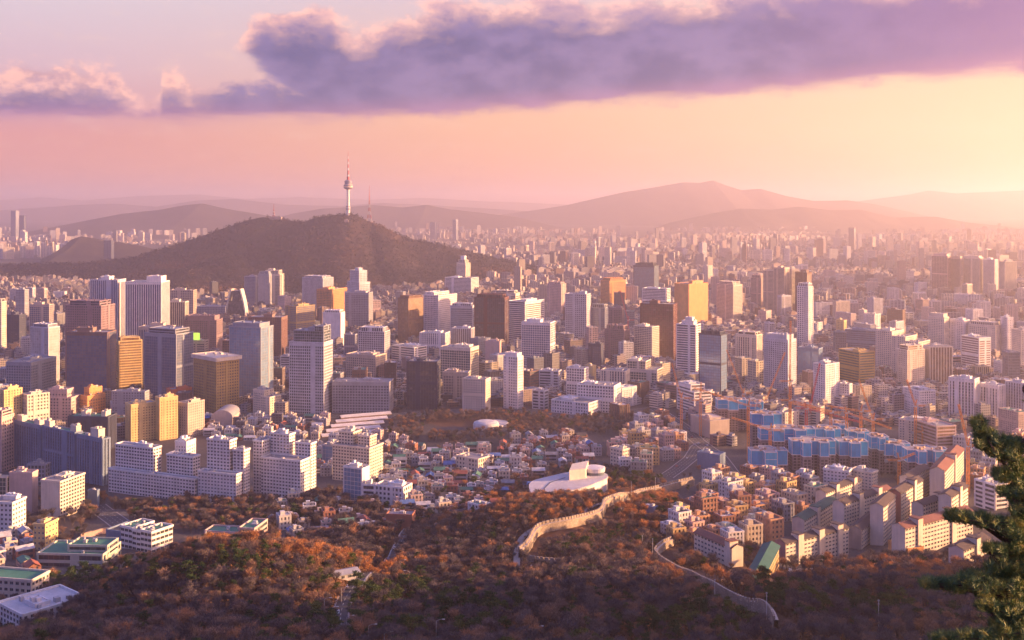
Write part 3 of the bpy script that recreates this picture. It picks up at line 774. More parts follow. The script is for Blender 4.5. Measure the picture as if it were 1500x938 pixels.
# white terraced flats and their neighbours
def wv(lab, phr, *a, **k):
    d = dict(APT); d.update(k); return B(*a, lab, phr, **d)
wv('white terraced flats with a long low front slab, leftmost of the white group','the terraced white flats',159,285,306,669,736,'white','d','apt',win=(.6,.45),step=[(0,1,0,.34,.5),(.55,1,.45,1,1),(.1,.4,.5,1,.9)],a=24)
wv('white wing of flats behind, between the two low fronted white blocks',None,248,268,290,652,722,'white','d','apt',step=[(0,1,0,.5,.8),(.2,1,.4,1,1)])
wv('white flats with a bowed low front, second of the white group','the bowed white flats',290,346,366,652,740,'white','d','apt',win=(.55,.42),step=[(0,1,0,.42,.5),(.35,.95,.5,1,1),(.0,.28,.55,1,.85)],a=20)
wv('white flats with chamfered tall wings, third of the white group','the chamfered white flats',366,440,463,646,735,'white','d','apt',win=(.55,.42),step=[(0,.78,0,.6,.66),(.82,1,.2,.9,.9),(.0,.3,.65,1,.88),(.42,.8,.64,1,1)],a=22)
wv('cream white flats standing alone behind the dark glass annex','the lone cream flats',487,541,561,640,708,'cream','d','apt',win=(.55,.45),step=[(0,1,0,1,.74),(.55,.95,.3,.9,1),(.1,.42,.3,.8,.95)])
B(503,530,541,688,738,'white','b','glass','annex with a dark teal glass front and white side wall','the teal glass annex',name='office_block',cat='office block',zfix='hit',blankR=True)
B(531,549,553,712,739,'white','d','bands','three storey white block touching the teal glass annex',None,name='office_block',cat='office block',zfix='hit')
B(549,590,603,716,742,'white','d','grid','long low white office with a parking deck right of the glass annex','the long low white office',name='office_block',cat='office block',zfix='hit')
# the long blue grey block
B(22,150,161,643,712,'blue','d','widefins','long blue grey slab of flats split by two seams','the long blue grey slab',name='apartment_block',cat='apartment block',fh=2.9,bay=4.2,roof='g',zfix='hit',a=35,
  step=[(0,.27,0,1,.98),(.3,.66,0,1,1),(.69,1,0,1,1)], crown=[(.30,.36,.2,.8,1,1.13,'cream','blank'),(.60,.66,.2,.8,1,1.12,'cream','blank'),(.72,.78,.2,.8,1,1.1,'cream','blank'),(.93,.99,.2,.8,1,1.12,'cream','blank'),(.05,.13,.1,.9,1,1.16,'cream','blank')])
B(100,158,170,612,660,'navy','d','widefins','dark inner slab of flats behind the long blue grey one','the dark inner slab',name='apartment_block',cat='apartment block',roof='g',zfix='hit',
  crown=[(.1,.2,.2,.8,1,1.15,'cream','blank'),(.6,.7,.2,.8,1,1.15,'cream','blank')])
B(14,47,55,694,752,'pink','d','blank','tall plain pink slab with a green glass wing, lower left','the plain pink slab',name='apartment_block',cat='apartment block',zfix='hit')
B(-20,10,14,700,752,'cream','g','glass','green glass wing joined to the plain pink slab at the left edge',None,name='office_block',cat='office block',zfix='hit')
B(60,88,124,707,760,'cream','d','grid','cream block of deep square windows on its sunny right side, lower left','the square windowed cream block',name='apartment_block',cat='apartment block',zfix='hit',win=(.66,.62),blankL=True,fh=3.1,bay=3.6)
B(40,66,73,682,712,'steel','g','fine','blue grey house with glass roof left of the long slab',None,name='office_block',cat='office block',zfix='hit')
B(-30,18,38,738,784,'white','g','bands','white corner block with glass penthouse, lower left edge','the white corner block',name='office_block',cat='office block',zfix='hit',win=(.5,.45))
B(49,66,85,770,806,'yellow','o','apt','small amber lit block alone among trees, lower left','the small amber block',name='apartment_block',cat='apartment block',zfix='hit',win=(.4,.4))
B(177,222,253,781,811,'white','d','bands','white school with a green roof and one ochre bay','the white school',name='school',cat='school',zfix='hit',roof='g',fh=3.6,win=(.85,.5),step=[(0,.35,0,1,1),(.35,.62,.0,.8,.94),(.62,1,.0,1,1)],ph=False)
B(55,150,176,806,830,(.42,.44,.38),'d','bands','long market like building with a mint green flat roof, lower left','the mint green roof',name='market_building',cat='market',zfix='hit',roof='g',step=[(0,1,0,1,.7),(.0,.6,.25,.85,1)],ph=False)
B(-60,46,72,852,885,'cream','d','bands','low cream building with green flat roof at the left edge','the low cream green roofed building',name='school',cat='school',zfix='hit',roof='g',ph=False,win=(.6,.45),ratio=.35)
B(-4,33,125,903,956,'white','b','grid','large pale office with a flat lilac roof in the bottom left corner','the bottom left office',name='office_building',cat='office building',zfix=76,a=40,roof='w',fh=3.3,bay=3.4,win=(.5,.62),ph=False,
  crown=[(.2,.62,.28,.5,1,1.14,'white','blank')],ratio=.42)
B(156,214,245,786,800,'blue','b','blank','dome like blue roofed shed behind the mint green roof',None,name='shed',cat='shed',zfix='hit',roof='d',ph=False)
B(300,372,391,776,803,'pink','g','bands','low pink hall with a bright green roof right of the sail sculpture','the low pink hall',name='hall',cat='hall',zfix='hit',roof='g',step=[(0,.3,0,1,1),(.3,1,0,.6,.75)],ph=False)
B(566,603,608,756,776,'brick','d','blank','bright red brick house among bare trees','the bright red house',name='house',cat='house',zfix='hit',ph=False)
B(808,862,880,592,612,'white','g','apt','pink white terrace of offices beside the wood',None,name='office_block',cat='office block')
B(757-40+5,700+60,772,1,1,'white','d','apt','x',None) if False else None
B(668,700,716,674,692,'cream','d','apt','cream two storey villa with corner balcony above the hanok lanes','the cream villa',name='villa',cat='villa',zfix='hit',ph=False)
B(894,912,922,660,686,'cream','d','apt','cream cube block with square windows right of the curved museum','the cream cube block',name='office_block',cat='office block',zfix='hit',win=(.5,.45))
B(686,706,717,742,757,'white','d','apt','small white house with green roof below the hanok lanes',None,name='house',cat='house',zfix='hit',roof='g',ph=False)
B(472,492,500,655,683,'grey','b','glass','dark glass fronted hall beside the long shed roofs',None,name='office_block',cat='office block',zfix='hit')
B(1206,1243,1248,692,726,'white','d','apt','white seven storey flats left of two in front of the blue wrapped towers','the white flats by the blue towers',**dict(APT, win=(.5,.4)))
B(1246,1277,1286,694,726,'cream','d','apt','white seven storey flats right of two in front of the blue wrapped towers',None,**dict(APT, win=(.5,.4)))
B(1428,1458,1476,712,748,'white','d','bands','white strip windowed office behind the pine branch','the strip windowed office',name='office_block',cat='office block',zfix='hit')
B(1340,1372,1400,626,660,'pink','o','bands','rust red framed hall behind the last blue wrapped tower',None,name='hall',cat='hall')
B(1012,1040,1068,618,644,'beige','b','blank','windowless beige hall with a blue roof stripe beside the road','the windowless beige hall',name='hall',cat='hall')
B(1136,1150,1170,606,628,'cream','d','apt','small cream block with yellow lift box beside the cranes',None,name='office_block',cat='office block')
B(1022,1052,1062,668,690,'blue','b','blank','blue roofed shed at the junction of the curving roads',None,name='shed',cat='shed',zfix='hit',ph=False)
B(1302,1330,1352,806,822,'orange','o','blank','flat white roofed orange hut on the wooded slope','the flat roofed orange hut',name='hut',cat='hut',zfix='hit',roof='w',ph=False)
B(945,957,963,745,760,'blue','b','blank','small shed with a vivid blue roof below the fortress wall',None,name='shed',cat='shed',zfix='hit',ph=False)

# roofs drawn on a level plane, turned into walls and roofs of real height
def plan(pts, z): return [((px-750)/FPX*(CAMZ-z)*FPX/(py-HOR), (CAMZ-z)*FPX/(py-HOR)) for px, py in pts]
def ccw(poly):
    a = sum(poly[i][0]*poly[(i+1) % len(poly)][1]-poly[(i+1) % len(poly)][0]*poly[i][1] for i in range(len(poly)))
    return poly if a > 0 else poly[::-1]
def smooth_poly(poly, n=3):
    for _ in range(n):
        out = []
        for i in range(len(poly)):
            p, q = poly[i], poly[(i+1) % len(poly)]
            out += [(p[0]*.75+q[0]*.25, p[1]*.75+q[1]*.25), (p[0]*.25+q[0]*.75, p[1]*.25+q[1]*.75)]
        poly = out
    return poly
B(129,142,145,720,744,'blue','b','blank','narrow bright blue building at the road junction, lower left',None,name='office_block',cat='office block',zfix='hit',ph=False)
B(280,300,305,500,530,'beige','d','bands','beige office carrying a glowing green sign on its roof','the green sign office')
Xs, Ys = plan([(287,499)], 72)[0]
t_ = thing('rooftop_sign', (Xs, Ys, 70), 'glowing yellow green square sign on a beige office roof', 'sign')
m = MB(); m.box(Xs, Ys, 73, 13, .8, 85); lm = bpy.data.materials.new('lit_sign'); lm.use_nodes = True; e_ = lm.node_tree.nodes['Principled BSDF']; e_.inputs['Emission Color'].default_value = (.55,.9,.08,1); e_.inputs['Emission Strength'].default_value = .35; e_.inputs['Base Color'].default_value = (.4,.6,.1,1); m.build('panel', lm, t_)
m = MB(); [m.box(Xs+k, Ys+.9, 66, .3, .3, 84) for k in (-5, 0, 5)]; m.build('post', wallmat((.2,.2,.2)), t_)
# --- curved museum
zr = 60.0
mp = ccw(smooth_poly(plan([(775,716),(777,705),(800,699),(840,690),(868,687),(896,697),(872,708),(848,716),(806,725),(786,730)], zr), 3))
mc = (sum(p[0] for p in mp)/len(mp), sum(p[1] for p in mp)/len(mp)); mz = float(groundz(*mc))-6
mus = thing('museum', (mc[0], mc[1], mz), 'sweeping white museum with a curved blank wall and swooping roof', 'museum')
mb = MB(); mb.prism(mp, mz, zr-1.2, cap=False); mb.build('curved_wall', wallmat((.62,.60,.60)), mus)
mb = MB(); mb.prism(scale_poly(mp, 1.02), zr-1.2, zr, bottom=True); mb.build('roof', wallmat((.50,.48,.49)), mus)
mb = MB(); sm_ = plan([(800,728),(797,716),(806,707),(828,700)], zr)
for a_, b_ in zip(sm_[:-1], sm_[1:]):
    L = math.dist(a_, b_); u = ((b_[0]-a_[0])/L, (b_[1]-a_[1])/L); mb.obox(a_, u, (u[1], -u[0]), 0, L, -.5, .5, zr-.2, zr+.25)
mb.build('roof_seam', wallmat((.08,.10,.14)), mus)
mb = MB(); q = plan([(838,694),(862,689),(858,701),(834,704)], zr); mb.prism(ccw(q), zr, zr+9); mb.build('upper_gallery', wallmat((.66,.60,.48)), mus)
mb = MB(); cyl = plan([(871,694)], zr)[0]; mb.lathe(cyl[0], cyl[1], [(9,zr),(9,zr+2.5),(9.2,zr+2.5)], 24); mb.build('drum_glazing', glassmat((.05,.10,.15), line=0), mus)
mb = MB(); mb.lathe(cyl[0], cyl[1], [(9.5,zr+2.5),(9.8,zr+6.0),(8.5,zr+6.4),(.5,zr+7)], 24); mb.build('drum', wallmat((.60,.58,.60)), mus)
mb = MB()
pt = plan([(806,724.5),(848,715.5),(870,708.5)], zr)
for a_, b_ in zip(pt[:-1], pt[1:]):
    L = math.dist(a_, b_); u = ((b_[0]-a_[0])/L, (b_[1]-a_[1])/L); mb.obox(a_, u, (u[1], -u[0]), 0, L, .3, .9, zr-9, zr-3)
mb.build('ribbon_window', glassmat((.03,.05,.08), line=0), mus)
LMARK.append((830,710,'the curved white museum')); FOOT.append((mc[0], mc[1], 45)); FOOT.append((mc[0]-10, mc[1]-40, 24)); FOOT.append((mc[0]+25, mc[1]-38, 16)); FOOT.append((mc[0]-45, mc[1]-15, 16))
# --- round white hall on the park edge, and round lawn
pz_ = plan([(712,634)], 36)[0]
d_ = thing('auditorium', (pz_[0], pz_[1], 36), 'rounded white auditorium like a low drum at the edge of the wood', 'auditorium')
m = MB(); m.lathe(pz_[0], pz_[1], [(14,34),(15,38),(15.5,46),(14.5,48.5),(10,50),(1,50.6)], 28); m.build('shell', wallmat((.55,.53,.52)), d_)
m = MB(); m.lathe(pz_[0]+9, pz_[1]+22, [(18,34),(18,43),(17,44),(1,45)], 28); m.build('foyer', wallmat((.50,.47,.46)), d_)
m = MB(); m.lathe(pz_[0], pz_[1], [(15.15,37),(15.15,39)], 28); m.build('window_strip', glassmat(line=0), d_)
LMARK.append((712,620,'the round white auditorium')); FOOT.append((pz_[0]+4, pz_[1]+10, 26))
m = MB(); lp = ccw(smooth_poly(plan([(622,634),(640,627),(668,627),(684,633),(670,640),(636,640)], 36.0), 2)); m.prism(lp, 35, 36.2)
tag(m.build('parade_ground', wallmat((.42,.33,.27), name='sandy_ground')), kind='structure'); FOOT.append((lp[0][0]+35, lp[0][1], 40))
# --- long parallel shed roofs
sheds = 'parallel long roofs of the history museum yard'
for i in range(5):
    px = 470+i*7; py = 643-i*7
    X0, Y0 = plan([(px, py)], 36)[0]
    t_ = thing('long_shed', (X0, Y0, 35), '%s of the five long pale sheds with parallel roofs, counted from the front' % ('first second third fourth fifth sixth seventh'.split()[i]), 'shed', sheds)
    a_ = math.radians(24); u = (math.cos(a_), math.sin(a_)); n = (u[1], -u[0])
    m = MB(); m.obox((X0, Y0), u, n, 0, 66, -5, 5, 34, 39.5); m.build('wall', wallmat((.20,.13,.12)), t_)
    m = MB()
    for k in (-1, 1):
        pts = [(0, 5.8*k, 39.5), (66, 5.8*k, 39.5), (66, 0, 41.8), (0, 0, 41.8)]
        P3 = [(X0+u[0]*a+n[0]*b, Y0+u[1]*a+n[1]*b, z) for a, b, z in pts]
        m.quad(P3 if k < 0 else P3[::-1]); m.quad([(p[0], p[1], p[2]-.5) for p in (P3[::-1] if k < 0 else P3)])
    m.build('roof', wallmat((.55,.52,.52), name='sheet_roof'), t_)
    FOOT.append((X0+u[0]*15, Y0+u[1]*15, 18)); FOOT.append((X0+u[0]*45, Y0+u[1]*45, 18))
LMARK.append((505,626,'the parallel shed roofs'))
# --- glass arch twin (curved white frames)
Xa, Ya = plan([(347,468)], 36)[0]
t_ = thing('office_building', (Xa, Ya, 35), 'glass building between two curved white shells like cupped hands', 'office tower')
for k in (-1, 1):
    m = MB(); prof = []
    for j in range(13):
        f = j/12; prof.append((k*(8+16*math.sin(PI*(.5+.42*f))**1.0), 35+f*72))
    for (a0, h0), (a1, h1) in zip(prof[:-1], prof[1:]):
        w0 = 9; y0, y1 = Ya-14, Ya+14
        q = [(Xa+a0, h0), (Xa+a1, h1), (Xa+a1-k*w0*.35, h1), (Xa+a0-k*w0*.35, h0)]
        m.quad([(x, y0, z) for x, z in q][::k]); m.quad([(x, y1, z) for x, z in q][::-k])
        m.quad([(q[0][0], y0, q[0][1]), (q[0][0], y1, q[0][1]), (q[1][0], y1, q[1][1]), (q[1][0], y0, q[1][1])][::k])
        m.quad([(q[3][0], y0, q[3][1]), (q[3][0], y1, q[3][1]), (q[2][0], y1, q[2][1]), (q[2][0], y0, q[2][1])][::-k])
    m.build('shell', wallmat((.60,.56,.50)), t_)
m = MB(); m.prism([(Xa-17,Ya-12),(Xa+17,Ya-12),(Xa+17,Ya+12),(Xa-17,Ya+12)], 35, 80); m.prism([(Xa-8,Ya-11),(Xa+8,Ya-11),(Xa+8,Ya+11),(Xa-8,Ya+11)], 80, 103); m.build('glazing', glassmat((.07,.07,.08)), t_)
LMARK.append((347,445,'the cupped hands building')); FOOT.append((Xa, Ya, 25))
# --- arched hall near the small amber flats
Xa, Ya = plan([(325,624)], 36)[0]
t_ = thing('hall', (Xa, Ya, 35), 'barrel vaulted pale hall below the yellow gridded block', 'hall')
m = MB(); N_ = 14
for j in range(N_):
    a0, a1 = PI*j/N_, PI*(j+1)/N_
    A = [(Xa+13*math.cos(a), 35+11+9*math.sin(a)) for a in (a0, a1)]
    m.quad([(A[0][0], Ya, A[0][1]), (A[0][0], Ya+40, A[0][1]), (A[1][0], Ya+40, A[1][1]), (A[1][0], Ya, A[1][1])][::-1])
m.build('vault_roof', wallmat((.26,.26,.29), name='sheet_roof'), t_)
m = MB(); m.prism([(Xa-13,Ya),(Xa+13,Ya),(Xa+13,Ya+40),(Xa-13,Ya+40)], 35, 46); m.quad([(Xa+13*math.cos(PI*j/N_), Ya-.05, 46+9*math.sin(PI*j/N_)) for j in range(N_+1)]); m.build('wall', wallmat((.52,.44,.40)), t_)
LMARK.append((325,610,'the barrel vaulted hall')); FOOT.append((Xa, Ya+20, 22))
# --- screen fence and sail sculpture on the lower left
def strip_wall(name, pts, h, th, mat, label, cat, z_off=0, near=False, step=6, parent_parts=None):
    P = [hit(a, b, far=not near) for a, b in pts]
    return P
fence_pts = [hit(334, 812, True), hit(362, 806, True), hit(398, 814, True)]
t_ = thing('screen_fence', fence_pts[0], 'tall ribbed grey screen fence bent in the middle, below the low pink hall', 'fence')
m = MB(); m2 = MB()
for a_, b_ in zip(fence_pts[:-1], fence_pts[1:]):
    L = math.dist(a_[:2], b_[:2]); u = ((b_[0]-a_[0])/L, (b_[1]-a_[1])/L); n = (u[1], -u[0]); zb = min(a_[2], b_[2])-1
    for k in range(int(L/1.2)):
        m.obox(a_, u, n, k*1.2, k*1.2+1.1, -.12+.1*(k % 2), .12+.1*(k % 2), zb, zb+11)
    for k in range(int(L/6)+1): m2.obox(a_, u, n, k*6, k*6+.4, -.8, -.2, zb, zb+11.6)
m.build('panel', wallmat((.34,.36,.42), name='sheet_metal'), t_); m2.build('post', wallmat((.2,.2,.22)), t_)
s0 = hit(302, 808, True); t_ = thing('sculpture', s0, 'white sail shaped sculpture rising from trees, lower left', 'sculpture')
m = MB()
for k in range(8):
    f0, f1 = k/8, (k+1)/8; wd = lambda f: 3.6*(1-f)**.8
    m.quad([(s0[0]-1.5+1.2*f0, s0[1], s0[2]+14*f0), (s0[0]-1.5+1.2*f0+wd(f0), s0[1]+1.5, s0[2]+14*f0), (s0[0]-1.5+1.2*f1+wd(f1), s0[1]+1.5, s0[2]+14*f1), (s0[0]-1.5+1.2*f1, s0[1], s0[2]+14*f1)])
    m.quad([(s0[0]-1.5+1.2*f0, s0[1]+1.8, s0[2]+14*f0), (s0[0]-1.5+1.2*f0, s0[1], s0[2]+14*f0), (s0[0]-1.5+1.2*f1, s0[1], s0[2]+14*f1), (s0[0]-1.5+1.2*f1, s0[1]+1.8, s0[2]+14*f1)])
m.build('sail', wallmat((.5,.52,.58), name='white_metal'), t_); m = MB(); m.tube((s0[0]-1.5, s0[1]+.9, s0[2]-2), (s0[0]-.3, s0[1]+.9, s0[2]+14.5), .25, .15); m.build('mast', wallmat((.4,.4,.42)), t_)

# --- television tower on the mountain
def at_mtn(px, Y): x = px2x(px, Y); return x, Y, float(groundz(x, Y))
x, y, z = at_mtn(510, 4195); z -= 4
t_ = thing('observation_tower', (x, y, z), 'tall white observation tower with drum shaped lookout and striped mast on the mountain top', 'tower')
zz = lambda py: px2z(py, y)
m = MB(); m.lathe(x, y, [(8.5,z),(6.8,z+10),(5.6,zz(300)),(5.2,zz(276))], 20); m.build('shaft', wallmat((.66,.62,.60)), t_)
m = MB(); m.lathe(x, y, [(5.4,zz(307.5)),(9,zz(307)),(9,zz(305.6)),(5.4,zz(305.2))], 20); m.lathe(x, y, [(5.4,zz(303.5)),(8.4,zz(303.2)),(8.4,zz(302)),(5.4,zz(301.6))], 20); m.build('collar', wallmat((.35,.32,.34)), t_)
m = MB(); m.lathe(x, y, [(5,zz(278)),(12,zz(277)),(17,zz(275.5)),(17,zz(271.5)),(15.5,zz(271)),(15.5,zz(270.4)),(13,zz(270.2)),(14,zz(266)),(12,zz(264.5)),(5,zz(263.6))], 28); lk = m.build('lookout', wallmat((.22,.20,.25)), t_)
m = MB(); m.lathe(x, y, [(17.3,zz(274.5)),(17.3,zz(273)),(17.2,zz(273))], 28); m.lathe(x, y, [(15.8,zz(271.3)),(15.8,zz(270.6)),(15.7,zz(270.6))], 28); m.build('light_band', wallmat((.62,.48,.34)), lk)
m = MB(); m2 = MB(); segs = [(263.6,5.2),(259,4.6),(256,3.6),(250,3.0),(246,2.4),(241,2.0),(237,1.7),(233,1.3),(229,.9),(222,.5)]
for k, ((a, r0), (b, r1)) in enumerate(zip(segs[:-1], segs[1:])): (m if k % 2 else m2).lathe(x, y, [(r0, zz(a)), (r1*1.05, zz(b))], 10)
m.build('white_mast_section', wallmat((.6,.5,.5)), t_); m2.build('red_mast_section', wallmat((.45,.07,.07)), t_)
LMARK.append((510,300,'the observation tower'))
def lattice_mast(px, Y, ybase, ytop, wb, wt, label):
    x, y_, z = at_mtn(px, Y); zt = px2z(ytop, Y); z -= 3
    t_ = thing('lattice_mast', (x, y_, z), label, 'radio mast')
    ms = [MB(), MB()]; N_ = 14; zk = z+(zt-z)*.62
    for i in range(N_):
        f0, f1 = i/N_, (i+1)/N_; wid = lambda f: wb*(1-f)**1.7+wt; z0_, z1_ = z+(zk-z)*f0, z+(zk-z)*f1
        mm = ms[(i//2) % 2]
        for sx in (-1, 1):
            for sy in (-1, 1):
                mm.tube((x+sx*wid(f0)/2, y_+sy*wid(f0)/2, z0_), (x+sx*wid(f1)/2, y_+sy*wid(f1)/2, z1_), .7, .7, 4)
            mm.tube((x-sx*wid(f0)/2, y_-wid(f0)/2, z0_), (x+sx*wid(f1)/2, y_-wid(f1)/2, z1_), .4, .4, 4)
            mm.tube((x-sx*wid(f0)/2, y_-wid(f0)/2*sx, z0_), (x-sx*wid(f1)/2, y_+wid(f1)/2*sx, z1_), .4, .4, 4)
        mm.box(x, y_, z1_-.4, wid(f1)+1, wid(f1)+1, z1_+.4)
    m = MB(); m.tube((x, y_, zk), (x, y_, zt), wt*.5, .5, 6); m.build('antenna', wallmat((.45,.10,.08)), t_)
    ms[0].build('red_frame', wallmat((.42,.10,.07)), t_); ms[1].build('white_frame', wallmat((.6,.55,.5)), t_)
lattice_mast(541, 4230, 326, 272, 20, 3.2, 'red and white lattice radio mast right of the observation tower')
lattice_mast(401, 4190, 319, 299, 12, 2.2, 'short rusty lattice mast on the lower western summit')
# summit houses
def summit(px, Y, w_, h_, label):
    x, y_, z = at_mtn(px, Y); t_ = thing('summit_building', (x, y_, z-3), label, 'building')
    m = MB(); m.box(x, y_, z-3, w_, 14, z+h_); m.build('wall', wallmat((.35,.28,.27)), t_)
    m = MB(); m.box(x, y_, z+h_+.01, w_+2, 16, z+h_+1.2); m.box(x, y_, z+h_+1.3, w_*.4, 8, z+h_+4); m.build('roof', wallmat((.45,.36,.33)), t_)
summit(508, 4120, 14, 6, 'small white house just below the observation tower'); summit(404, 4188, 44, 7, 'flat station building under the short rusty mast'); summit(532, 4225, 26, 6, 'low station between the tower and the lattice mast')
# --- hillside hotel
B(669,682,689,386,420,'cream','w','fine','hillside hotel tower with a stepped conical crown','the hillside hotel',name='hotel',cat='hotel', crown=[(.15,.85,.15,.85,1.0,1.1,'cream','bands'),(.3,.7,.3,.7,1.1,1.22,'white','blank')], zfix=60)
B(652,690,701,408,422,'white','w','bands','long curved podium at the foot of the hillside hotel',None,name='hotel_podium',cat='hotel podium', zfix=60)

# --- towers under construction wrapped in blue screens
BLUEP = wallmat((.06,.36,.60), rough=.6, var=.3, name='blue_screen')
def CT(x0, x1, yt, ybd, yb, label, lobes=2, phrase=None):
    Y0 = (CAMZ-36)/((yb-HOR)/FPX); xa, xb = px2x(x0, Y0), px2x(x1, Y0); W = xb-xa; xa += W*.05; xb -= W*.05; W = xb-xa
    Yt = Y0
    z0 = 36; zt = px2z(yt, Y0); zb = px2z(ybd, Y0)
    # plan: row of offset bays
    D = 20; n = lobes*2+1; front = []; r = random.Random(int(x0))
    offs = [0 if k % 2 == 0 else -7.5 for k in range(n)]
    for k in range(n):
        u0, u1 = xa+W*k/n, xa+W*(k+1)/n; front += [(u0, Y0+offs[k]+6), (u1, Y0+offs[k]+6)]
    poly = front+[(xb, Y0+D), (xa+W*.7, Y0+D), (xa+W*.66, Y0+D+7), (xa+W*.34, Y0+D+7), (xa+W*.3, Y0+D), (xa, Y0+D)]
    cx, cy = xa+W/2, Y0+10
    t_ = thing('unfinished_tower', (cx, cy, z0), label, 'construction tower', 'unfinished towers wrapped in blue screens')
    core, wl = MB(), MB(); facade(core, wl, poly, z0, zb+.5, 'fine', 3.0, 3.4); core.build('glazing', glassmat((.10,.08,.08), blinds=.05), t_); wl.build('concrete_frame', wallmat((.27,.22,.22), var=.35), t_)
    big = scale_poly(poly, 1.03); m = MB(); N_ = len(big)
    m2 = MB()
    for i in range(N_):
        p, q = big[i], big[(i+1) % N_]; L = math.dist(p, q)
        if L < .4: continue
        u = ((q[0]-p[0])/L, (q[1]-p[1])/L); nn = (u[1], -u[0])
        m.obox(p, u, nn, -.1, L+.1, -.2, 0, zb, zt)
        for zq in (zb, zt-.5): m2.obox(p, u, nn, -.3, L+.3, -.35, .4, zq, zq+.75)
        kk = max(1, round(L/9))
        for j in range(kk+1): m2.obox(p, u, nn, L*j/kk-.18, L*j/kk+.18, -.3, .22, zb+.7, zt-.5)
        if r.random() < .3: m2.obox(p, u, nn, 0, L, -.3, .15, (zb+zt)/2, (zb+zt)/2+.3)
    s_ = m.build('screen', BLUEP, t_); m2.build('screen_rail', wallmat((.68,.64,.64), name='white_rail'), s_)
    m = MB(); m.prism(inset(poly, 1.0), zt-1.0, zt-.6); m.build('deck', wallmat((.42,.36,.33)), t_)
    m = MB()
    for _ in range(10): m.box(r.uniform(xa+3, xb-3), r.uniform(Y0+6, Y0+D-3), zt-.55, r.uniform(1, 4), r.uniform(1, 3), zt-.55+r.uniform(.5, 2.6), r.random())
    m.build('site_material', wallmat((.45,.30,.22)), t_)
    FOOT.append((cx, cy, W*.5)); LMARK.append(((x0+x1)/2, (yt+yb)/2, phrase or 'the blue wrapped towers'))
CT(1100,1158,662,684,712,'lowest and nearest blue wrapped tower, standing apart on the left',1,'the lone blue wrapped tower')
CT(1160,1229,648,669,712,'wide blue wrapped tower left of centre in the front row',2)
CT(1230,1276,649,670,710,'blue wrapped tower sharing an edge with the wide front one',1)
CT(1113,1200,630,647,690,'long low blue wrapped tower behind the front row',2)
CT(1101,1149,608,624,668,'blue wrapped tower below the tall crane mast',1)
CT(1051,1097,587,601,632,'farthest blue wrapped tower on the left, beside the white school block',1)
CT(1099,1121,590,602,632,'narrow blue wrapped tower beside the farthest one',1)
CT(1195,1236,630,643,684,'blue wrapped tower in the middle of the cluster, half hidden',1)
CT(1221,1246,622,636,668,'small blue wrapped tower behind the middle of the cluster',1)
CT(1244,1277,634,648,680,'blue wrapped tower between the middle and the right hand rows',1)
CT(1278,1306,642,660,698,'blue wrapped tower at the start of the right hand trio',1)
CT(1298,1338,652,670,702,'blue wrapped tower in the middle of the right hand trio',1)
CT(1330,1396,661,680,716,'blue wrapped tower at the right end of the trio',2)
# --- cranes
CRN = wallmat((.78,.30,.08), rough=.5, name='crane_paint'); CRR = wallmat((.60,.08,.07), rough=.5, name='crane_red'); CRW = wallmat((.6,.55,.5), name='crane_white')
def lattice(m, p0, p1, w_, seg, th=.22):
    p0, p1 = Vector(p0), Vector(p1); d = p1-p0; L = d.length; d.normalize()
    a = d.cross(Vector((0, 0, 1))); a = Vector((1, 0, 0)) if a.length < .1 else a.normalized(); b = d.cross(a).normalized()
    N_ = max(1, int(L/seg))
    cs = [(-1,-1),(1,-1),(1,1),(-1,1)]
    for sx, sy in cs: m.tube(p0+a*sx*w_/2+b*sy*w_/2, p1+a*sx*w_/2+b*sy*w_/2, th, th, 4)
    for i in range(N_):
        q0, q1 = p0+d*L*i/N_, p0+d*L*(i+1)/N_
        for k in range(4):
            c0, c1 = cs[k], cs[(k+1) % 4]
            if i % 2: c0, c1 = c1, c0
            m.tube(q0+a*c0[0]*w_/2+b*c0[1]*w_/2, q1+a*c1[0]*w_/2+b*c1[1]*w_/2, th*.7, th*.7, 4, cap=False)
def crane(px, ytop, ybase, jib, label, luff=None, cj=12, mat=None, zb=None):
    """jib: (px,py) of the tip; flat jib or luffing one"""
    Y0 = (CAMZ-36)/((ybase-HOR)/FPX); x = px2x(px, Y0); zt = px2z(ytop, Y0); mat = mat or CRN
    t_ = thing('tower_crane', (x, Y0, 36), label, 'crane', 'tower cranes of the building site')
    m = MB(); lattice(m, (x, Y0, 35), (x, Y0, zt), 2.1, 2.8, .27); m.build('mast', mat, t_)
    tip = Vector((px2x(jib[0], Y0), Y0, px2z(jib[1], Y0))); root = Vector((x, Y0, zt+1.2))
    m = MB(); m.box(x, Y0, zt, 2.6, 2.6, zt+1.0); m.box(x+2.1, Y0-.6, zt+.6, 1.6, 1.6, zt+2.9); m.build('cab', CRW, t_)
    m = MB(); lattice(m, root, tip, 1.4, 2.8, .21); m.build('jib', mat, t_)
    back = (root-tip); back.z = 0; back.normalize(); bend = root+back*cj
    m = MB(); lattice(m, root, bend, 1.4, 2.8, .2); m.build('counter_jib', mat, t_)
    m = MB(); m.box(bend.x, bend.y, bend.z-2.2, 3.0, 1.8, bend.z+.6); m.build('counterweight', wallmat((.35,.33,.32)), t_)
    apex = root+Vector((0, 0, 7))+back*1.5
    m = MB(); lattice(m, root, apex, .8, 2.0, .16); m.build('tower_head', mat, t_)
    m = MB(); m.tube(apex, root+(tip-root)*.62, .1, .1, 4); m.tube(apex, bend, .1, .1, 4); hk = root+(tip-root)*.8; m.tube(hk, hk-Vector((0, 0, 12)), .07, .07, 4); m.build('cable', wallmat((.2,.15,.13)), t_)
crane(1096, 596, 692, (1016,568), 'tall orange crane left of the lone blue tower with a long jib to the left')
crane(1097, 652, 700, (1030,622), 'lower orange crane whose jib crosses the windowless beige hall') if False else None
crane(1128, 632, 700, (1072,612), 'orange crane rising before the long low blue tower')
